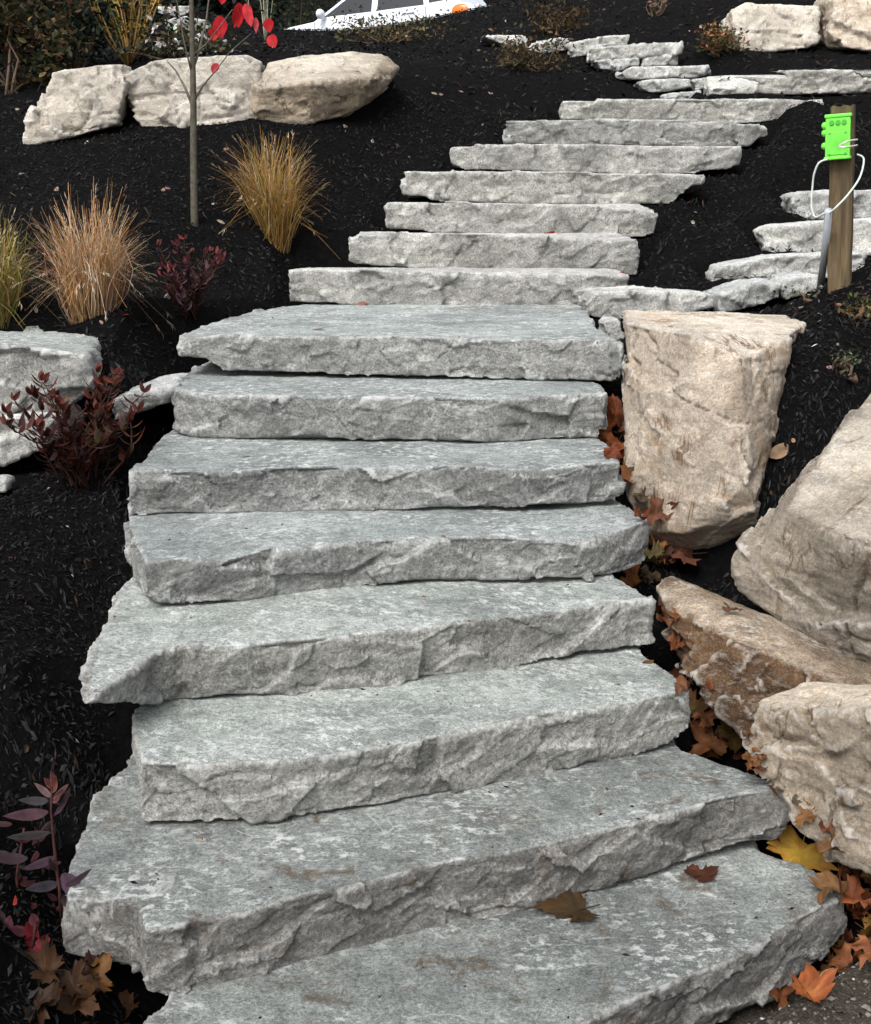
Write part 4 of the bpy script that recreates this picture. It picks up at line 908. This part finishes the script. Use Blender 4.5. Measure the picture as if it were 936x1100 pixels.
for nm, pts in (('window', [(-.74, 1.05), (-.20, 1.38), (.24, 1.43), (.24, 1.04)]), ('window', [(.36, 1.04), (.36, 1.43), (1.20, 1.42), (1.30, 1.04)]), ('window', [(1.40, 1.06), (1.33, 1.40), (1.62, 1.34), (1.80, 1.08)])):
    for sg in (-1, 1):
        bm = bmesh.new(); f = [bm.verts.new((x, sg * (.838 - .32 * (z - .95)), z)) for x, z in pts]; g2 = [bm.verts.new((x, sg * (.80 - .32 * (z - .95)), z)) for x, z in pts]; n = len(f)
        bm.faces.new(f); bm.faces.new(g2[::-1])
        for i in range(n): bm.faces.new((f[i], g2[i], g2[(i + 1) % n], f[(i + 1) % n]))
        bmesh.ops.recalc_face_normals(bm, faces=bm.faces); bm_obj(nm, bm, M['glass'], car)
for sg in (-1, 1):
    bm = bmesh.new(); bmesh.ops.create_uvsphere(bm, u_segments=14, v_segments=10, radius=1)
    for vv in bm.verts: vv.co = Vector((vv.co.x * .07, vv.co.y * .12, vv.co.z * .09))
    mo = bm_obj('mirror', bm, M['car'], car, Vector((-.74, sg * .94, 1.08)), smooth=True)
    bm = bmesh.new(); bmesh.ops.create_uvsphere(bm, u_segments=18, v_segments=12, radius=1)
    for vv in bm.verts: vv.co = Vector((vv.co.x * .17, vv.co.y * .05, vv.co.z * .11))
    bm_obj('tail_lamp', bm, M['amber'], car, Vector((2.02, sg * .845, .86)), smooth=True)
    bm_obj('trim_strip', box_mesh(3.6, .02, .05, .008), M['trim'], car, Vector((-.05, sg * .868, .62)))
    bm_obj('seam', box_mesh(.012, .006, .62, 0), M['trim'], car, Vector((.30, sg * .862, .68))); bm_obj('seam', box_mesh(.012, .006, .62, 0), M['trim'], car, Vector((-.92, sg * .862, .66))); bm_obj('seam', box_mesh(.012, .006, .62, 0), M['trim'], car, Vector((1.36, sg * .862, .68)))
    bm_obj('reversing_lamp', box_mesh(.05, .20, .13, .02), M['lens'], car, Vector((2.325, sg * .70, .88)))
    for xx in (-.15, .85): bm_obj('door_handle', box_mesh(.16, .03, .03, .01), M['car'], car, Vector((xx + .2, sg * .872, .93)))
    for xx in (-1.45, 1.42):
        bm = bmesh.new(); bmesh.ops.create_cone(bm, cap_ends=True, segments=28, radius1=.32, radius2=.32, depth=.2); bmesh.ops.rotate(bm, verts=bm.verts, matrix=Matrix.Rotation(R(90), 3, 'X')); bmesh.ops.bevel(bm, geom=bm.edges[:], offset=.02, segments=2, affect='EDGES')
        wh = bm_obj('wheel', bm, M['tyre'], car, Vector((xx, sg * .78, .32)))
        bm = bmesh.new(); bmesh.ops.create_cone(bm, cap_ends=True, segments=20, radius1=.2, radius2=.17, depth=.03); bmesh.ops.rotate(bm, verts=bm.verts, matrix=Matrix.Rotation(R(90 * sg), 3, 'X')); bm_obj('rim', bm, M['rim'], wh, Vector((0, sg * .112, 0)))

# ------------------------------------------------------------------ fallen leaves, each lying where it is in the photograph
bpy.context.view_layer.update(); DG = bpy.context.evaluated_depsgraph_get()
HALF = [(0, -.08), (.10, -.05), (.30, -.22), (.34, -.10), (.50, -.12), (.46, .02), (.60, .10), (.50, .16), (.66, .34), (.52, .33), (.56, .46), (.40, .40), (.27, .36), (.22, .42), (.32, .66), (.22, .64), (.16, .80), (.08, .78), (0, 1.0)]
OUT = [(x, y) for x, y in HALF] + [(-x, y) for x, y in HALF[-2:0:-1]]
def maple(S, M4, size, c, curl, c2=None, rag=.06):
    n = len(OUT); V, Cc, Fc = [], [], []; lob = [random.uniform(.78, 1.15) for _ in range(7)]; sxx = random.uniform(.72, 1.1); fold = random.uniform(0, .9) * min(1, curl); shear = random.gauss(0, .18); ph = random.uniform(0, 6); k1, k2 = random.uniform(-1, 1), random.uniform(-1, 1)
    def z(x, y): return fold * abs(x) * .8 + curl * (.55 * (x * x) + .35 * k1 * (y - .3) ** 2 + .25 * k2 * x * (y - .3)) + .10 * curl * math.sin(8 * x + ph + 3 * y) + .08 * curl * math.cos(10 * y + ph) + .015
    cen = (0, .18); V.append((0, .18, z(0, .18))); Cc.append(c)
    for ring, s in enumerate((.35, .7, 1.0)):
        for x, y in OUT:
            jx, jy = (random.gauss(0, rag), random.gauss(0, rag)) if ring == 2 else (0, 0)
            aa = math.atan2(y - .18, x); lf = lob[int((aa + math.pi) / 6.2832 * 6.999)]; x, y = x * lf * sxx + shear * y, .18 + (y - .18) * lf
            xx, yy = cen[0] + (x - cen[0]) * s + jx * .4, cen[1] + (y - cen[1]) * s + jy * .4
            V.append((xx, yy, z(xx, yy))); cc = np.array(c) * (1 - s * .8) + np.array(c2 if c2 is not None else c) * s * .8; Cc.append(jit(cc, .15))
    for i in range(n):
        j = (i + 1) % n; Fc.append((0, 1 + i, 1 + j))
        for r in (0, 1): a = 1 + r * n; Fc.append((a + i, a + n + i, a + n + j, a + j))
    V = [M4 @ (Vector(p) * size) for p in V]; S.add(V, Fc, Cc)
    st = [M4 @ (Vector((0, .18 - .26 * t, .02 + .10 * curl * t)) * size) for t in (0, .5, 1, 1.9)]; tube(S, st, size * .010, tuple(np.array(c) * .7), 4)
def lay(u, v, ang, tilt=(0, 0), lift=.004, nor=None):
    loc, nr = hit(u, v); nr = Vector(nr) if nor is None else Vector(nor)
    nr = (nr + Vector((tilt[0], tilt[1], .3))).normalized(); q = nr.to_track_quat('Z', 'Y').to_matrix().to_4x4()
    return Vector(loc) + nr * lift, q @ Matrix.Rotation(ang, 4, 'Z')
def dead_leaf(u, v, px, c, label, ang=None, kind='maple', curl=.35, tilt=(0, 0), c2=None, group=None, lift=.005, nor=None, name='fallen_leaf', bright=False):
    c = tuple(np.array(c) * (np.array((.62, .70, .60)) if bright else np.array((.50, .50, .47)))); px *= 1 if bright else .88; c2 = None if c2 is None else tuple(np.array(c2) * .65); curl = curl * 1.6 + .1
    loc, q = lay(u, v, random.uniform(0, 6.28) if ang is None else ang, tilt, lift, nor); size = px * (loc.y) / F
    S = Soup(); 
    if kind == 'maple': maple(S, q, size, c, curl, c2)
    else:
        leaf_blade(S, q @ Vector((0, -size / 2, 0)), q @ Vector((0, 1, 0)), q @ Vector((1, 0, 0)), size, size * (.5 if kind == 'oval' else .38), c, -curl * .3, .2 * curl + .08, 7, c2)
    o = S.obj(name, M['dead']); o.location = loc; return tag(o, label, 'leaf', group or 'fallen leaves')
UPN = (0, -.15, 1)
random.seed(90)
dead_leaf(855, 914, 66, (.66, .38, .06), "yellow maple leaf with brown blotches at the right corner of the lowest step", ang=2.7, c2=(.42, .17, .035), lift=.05, nor=(0.05, -1.0, .75), curl=.25, bright=True)
dead_leaf(866, 886, 34, (.22, .10, .035), "tan brown leaf tucked behind the yellow maple leaf", ang=.5, tilt=(.2, -.3), lift=.02)
dead_leaf(748, 945, 46, (.10, .034, .018), "brown maple leaf lying flat on the lowest step nearest the yellow leaf", ang=1.9, curl=.12)
dead_leaf(628, 980, 74, (.06, .040, .016), "dark olive brown leaf half hidden under the second step's front face", ang=1.6, curl=.1, c2=(.07, .035, .014))
dead_leaf(868, 1078, 62, (.50, .17, .05), "bright orange brown leaf lying on the bare ground at the bottom right", ang=-1.0, curl=.4, c2=(.26, .06, .02), lift=.012)
dead_leaf(838, 1068, 38, (.28, .10, .045), "small brown leaf touching the orange one on the bare ground", ang=1.2, curl=.4, lift=.01)
dead_leaf(889, 1050, 38, (.36, .20, .13), "pinkish tan oval leaf on the ground below the lowest step's end", ang=-.6, kind='oval', lift=.012, tilt=(0, -.4))
dead_leaf(765, 800, 52, (.30, .12, .05), "crinkled orange brown maple leaf beside the third step's right end", ang=2.2, tilt=(.1, -.6), curl=.6, lift=.02, nor=UPN)
dead_leaf(745, 772, 40, (.11, .12, .035), "olive green leaf curled against the third step's right end", ang=.3, tilt=(0, -.8), curl=.6, lift=.02, nor=UPN, c2=(.28, .10, .05))
dead_leaf(770, 816, 40, (.25, .10, .035), "flat brown leaf below the crinkled one on the second step", ang=1.4, tilt=(0, -.2), curl=.3, lift=.012, nor=UPN)
dead_leaf(758, 770, 36, (.34, .13, .06), "rusty curled leaf above the olive leaf by the third step", ang=3.4, tilt=(-.2, -.7), curl=.6, lift=.03, nor=UPN)
dead_leaf(790, 792, 34, (.22, .13, .04), "ochre leaf leaning on the brown stained rock", ang=3.0, tilt=(-.3, -.8), curl=.5, lift=.02, nor=UPN)
dead_leaf(692, 712, 28, (.24, .13, .05), "little tan leaf lying on the third step near its right end", ang=.8, curl=.4, kind='oval')
GAP = "rust red dead leaf crumpled in the gap beside the tall boulder"
for i, (u, v, px, c) in enumerate([(664, 456, 36, (.20, .055, .022)), (660, 470, 34, (.30, .085, .03)), (667, 480, 28, (.36, .12, .045)), (659, 488, 26, (.20, .05, .02)), (668, 463, 26, (.16, .05, .02)), (670, 495, 22, (.30, .09, .035))]):
    dead_leaf(u, v, px, c, GAP, ang=i * 1.3, tilt=(-.4, -.9), curl=.9, lift=.05, nor=(-.1, -.6, .6), group='dead leaves in the gap by the tall boulder')
dead_leaf(742, 606, 58, (.22, .085, .055), "large mauve brown maple leaf at the foot of the tall boulder", ang=1.2, curl=.5, tilt=(0, -.3), lift=.03, nor=UPN)
dead_leaf(704, 562, 40, (.19, .075, .04), "brown leaf standing in the crack left under the tall boulder", ang=.2, tilt=(0, -.9), curl=.7, lift=.04, nor=(0, -.7, .5))
dead_leaf(716, 604, 34, (.22, .09, .045), "brown leaf left of the mauve one at the boulder's foot", ang=2.9, curl=.6, lift=.02, nor=UPN)
dead_leaf(699, 610, 30, (.14, .11, .04), "olive leaf folded over the right end of the scalloped step", ang=.6, curl=.8, tilt=(.4, -.6), lift=.03, nor=UPN)
dead_leaf(684, 628, 36, (.36, .12, .03), "orange leaf poking out under the scalloped step's right end", ang=2.0, curl=.6, tilt=(0, -.6), lift=.025, nor=UPN)
dead_leaf(719, 672, 30, (.20, .06, .03), "dark red leaf hanging against the brown stained rock", ang=.3, curl=.6, tilt=(.2, -1.2), lift=.02, nor=UPN)
dead_leaf(726, 692, 26, (.24, .075, .03), "rust leaf just above the pale pebble", ang=2.3, curl=.6, tilt=(.2, -.7), lift=.02, nor=UPN)
dead_leaf(765, 735, 20, (.34, .10, .04), "little orange leaf scrap on the brown stained rock's lower edge", ang=1.3, curl=.5, lift=.015, kind='oval')
dead_leaf(790, 660, 26, (.16, .08, .05), "small brown leaf under the largest boulder's lower left corner", ang=1.0, curl=.5, lift=.015)
dead_leaf(840, 484, 36, (.46, .30, .19), "tan oval leaf lying on black mulch right of the tall boulder", ang=-.85, kind='oval', tilt=(0, -.7), curl=.5, lift=.02)
dead_leaf(852, 473, 10, (.55, .34, .20), "tiny ochre leaf on the mulch above the tan oval leaf", ang=.4, kind='oval')
SCR = "crumpled brown leaf scrap in the gap between the steps and the boulders"
GP = [(662, 450), (668, 500), (695, 560), (703, 615), (722, 680), (745, 755), (772, 800), (800, 800), (862, 890), (890, 930)]
for i in range(44):
    k = random.randrange(len(GP) - 1); t = random.random(); u = GP[k][0] * (1 - t) + GP[k + 1][0] * t + random.gauss(0, 5); v = GP[k][1] * (1 - t) + GP[k + 1][1] * t + random.gauss(0, 8)
    dead_leaf(u, v, random.uniform(14, 30), random.choice([(.22, .09, .04), (.30, .13, .05), (.15, .07, .04), (.20, .06, .03), (.12, .08, .05)]), SCR, kind=random.choice(('maple', 'maple', 'oval')), curl=random.uniform(.6, 1.3), tilt=(random.gauss(0, .5), random.gauss(-.4, .5)), lift=.012, nor=UPN, group='leaf scraps between steps and boulders')
PILE = "rust brown dead leaf in the heap at the lower right edge"
for i in range(26):
    u, v = random.uniform(898, 945), random.uniform(925, 1045)
    dead_leaf(u, v, random.uniform(30, 52), random.choice([(.22, .06, .025), (.30, .09, .035), (.17, .045, .025), (.34, .12, .05), (.20, .10, .04)]), PILE, curl=random.uniform(.5, 1.0), tilt=(random.gauss(0, .5), random.gauss(-.3, .5)), lift=random.uniform(.01, .05), nor=UPN, group='heap of dead leaves at the lower right')
dead_leaf(925, 1020, 40, (.42, .22, .05), "yellow orange crumpled leaf low in the right hand heap", curl=.9, lift=.05, nor=UPN)
DIM = "dim brown dead leaf in the shade under the crimson plant"  # the shade is put into the leaf colours, darker than the other leaves
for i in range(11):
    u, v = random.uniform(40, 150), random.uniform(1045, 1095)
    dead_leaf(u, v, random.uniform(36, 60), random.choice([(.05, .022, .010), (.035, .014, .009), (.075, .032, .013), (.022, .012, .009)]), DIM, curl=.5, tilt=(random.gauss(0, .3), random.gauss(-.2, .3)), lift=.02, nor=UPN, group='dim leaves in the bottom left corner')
dead_leaf(98, 1064, 56, (.17, .075, .024), "tan orange leaf in the shaded bottom left corner", curl=.4, lift=.03, nor=UPN)
dead_leaf(325, 335, 12, (.50, .03, .02), "tiny bright red leaf lying on the landing slab", ang=1.0, kind='oval', curl=.8, tilt=(0, -.6))
dead_leaf(335, 354, 30, (.42, .28, .17), "thin tan leaf lying on the landing slab's front edge", ang=1.55, kind='thin')
dead_leaf(385, 325, 22, (.55, .28, .24), "pink leaf at the foot of the step standing on the landing", ang=1.5, kind='thin')
dead_leaf(452, 331, 12, (.40, .26, .16), "small tan leaf at the back of the landing slab", ang=1.3, kind='thin')
dead_leaf(590, 250, 14, (.42, .03, .04), "small red leaf on the pale stone with the split dark right end", ang=1.5, kind='oval')
dead_leaf(668, 293, 16, (.50, .10, .08), "red leaf lying at the right end of a pale step above the landing", ang=1.5, kind='thin')
dead_leaf(265, 491, 16, (.42, .37, .26), "pale straw coloured leaf on the step under the blocky slab", ang=1.4, kind='oval', curl=.1)
dead_leaf(135, 338, 16, (.45, .03, .03), "red leaf on the mulch right of the straw coloured grass", ang=.5, kind='oval')
PALE = "pale fallen leaf lying on the black mulch"
for u, v in [(175,205),(182,203),(233,218),(238,238),(60,205),(26,186),(20,118),(240,160),(39,333),(72,328),(66,318),(110,347),(372,137),(400,153),(518,72),(470,102),(472,101),(519,133),(498,99),(530,101),(628,84),(172,288),(62,310),(16,210),(745,238),(180,320),(95,275),(700,60),(900,370),(880,345),(862,330),(890,395)]:
    dead_leaf(u, v, random.uniform(9, 15), random.choice([(.52, .44, .36), (.60, .42, .36), (.62, .56, .46), (.48, .30, .24)]), PALE, kind=random.choice(('oval', 'thin')), curl=.6, lift=.006, tilt=(0, -.4), group='pale leaves scattered on the mulch')
# crumbs of bark and soil on the lower steps, a few single twigs
V, Fc, Cc = [], [], []; random.seed(77)
for i in range(1500):
    k = random.choices((1, 2, 3, 4, 5, 8), (5, 5, 3, 2, 1, 1))[0]; poly, zb = FOOT[8 - k]; lo, hi = poly.min(0), poly.max(0)
    q = np.array([[random.uniform(lo[0], hi[0]), random.uniform(lo[1], hi[1])]])
    if fbm(np.column_stack((q * 7, [[k * 3.0]])), 3, 66)[0] < random.uniform(-.15, .4) or not inside(poly, q)[0]: continue
    ok, loc, nr, _i, ob, _m = scene.ray_cast(DG, Vector((q[0, 0], q[0, 1], EYE + STEP_TOP[k] + .035)), Vector((0, 0, -1)), distance=.08)
    if not ok or nr.z < .6: continue
    r = random.uniform(.0012, .0042) * random.choice((.7, 1, 1.5)); a = random.uniform(0, 6.28); d = Vector((math.cos(a), math.sin(a), 0)) * r * random.uniform(1, 2.4); e = Vector((-math.sin(a), math.cos(a), 0)) * r * .7; u_ = Vector((0, 0, r * .8))
    b0 = len(V); V += [tuple(loc + p) for p in (d, e, -d, -e, u_)]; Fc += [(b0, b0 + 1, b0 + 4), (b0 + 1, b0 + 2, b0 + 4), (b0 + 2, b0 + 3, b0 + 4), (b0 + 3, b0, b0 + 4)]
    Cc += [jit(random.choice([(.035, .022, .013), (.07, .042, .022), (.015, .012, .010), (.11, .07, .04)]), .3)] * 5
cr = link('debris', mesh_np('debris', np.array(V), Fc, np.array(Cc), smooth=False), M['chip']); tag(cr, "brown crumbs of bark and soil strewn on the lower steps", 'debris', kind='stuff')
# pebble
def pebble(u, v, px, c_mat, label, seed):
    loc, n_ = hit(u, v); r = px * loc.y / F / 2; bm = bmesh.new(); bmesh.ops.create_icosphere(bm, subdivisions=3, radius=1.0)
    random.seed(seed); sx, sy, sz = random.uniform(.9, 1.2), random.uniform(.6, .9), random.uniform(.5, .7)
    for vv in bm.verts: k = 1 + .18 * math.sin(3 * vv.co.x + seed) * math.cos(2.5 * vv.co.y); vv.co = Vector((vv.co.x * sx, vv.co.y * sy, vv.co.z * sz)) * (r * k)
    o = bm_obj('pebble', bm, c_mat, None, Vector(loc) + Vector((0, 0, r * .35)), smooth=True); tag(o, label, 'pebble')
pebble(730, 717, 11, plain('cream_pebble', (.66, .60, .46), .6, vary=.3, scale=60), "single cream pebble beside the third step's right end", 3)
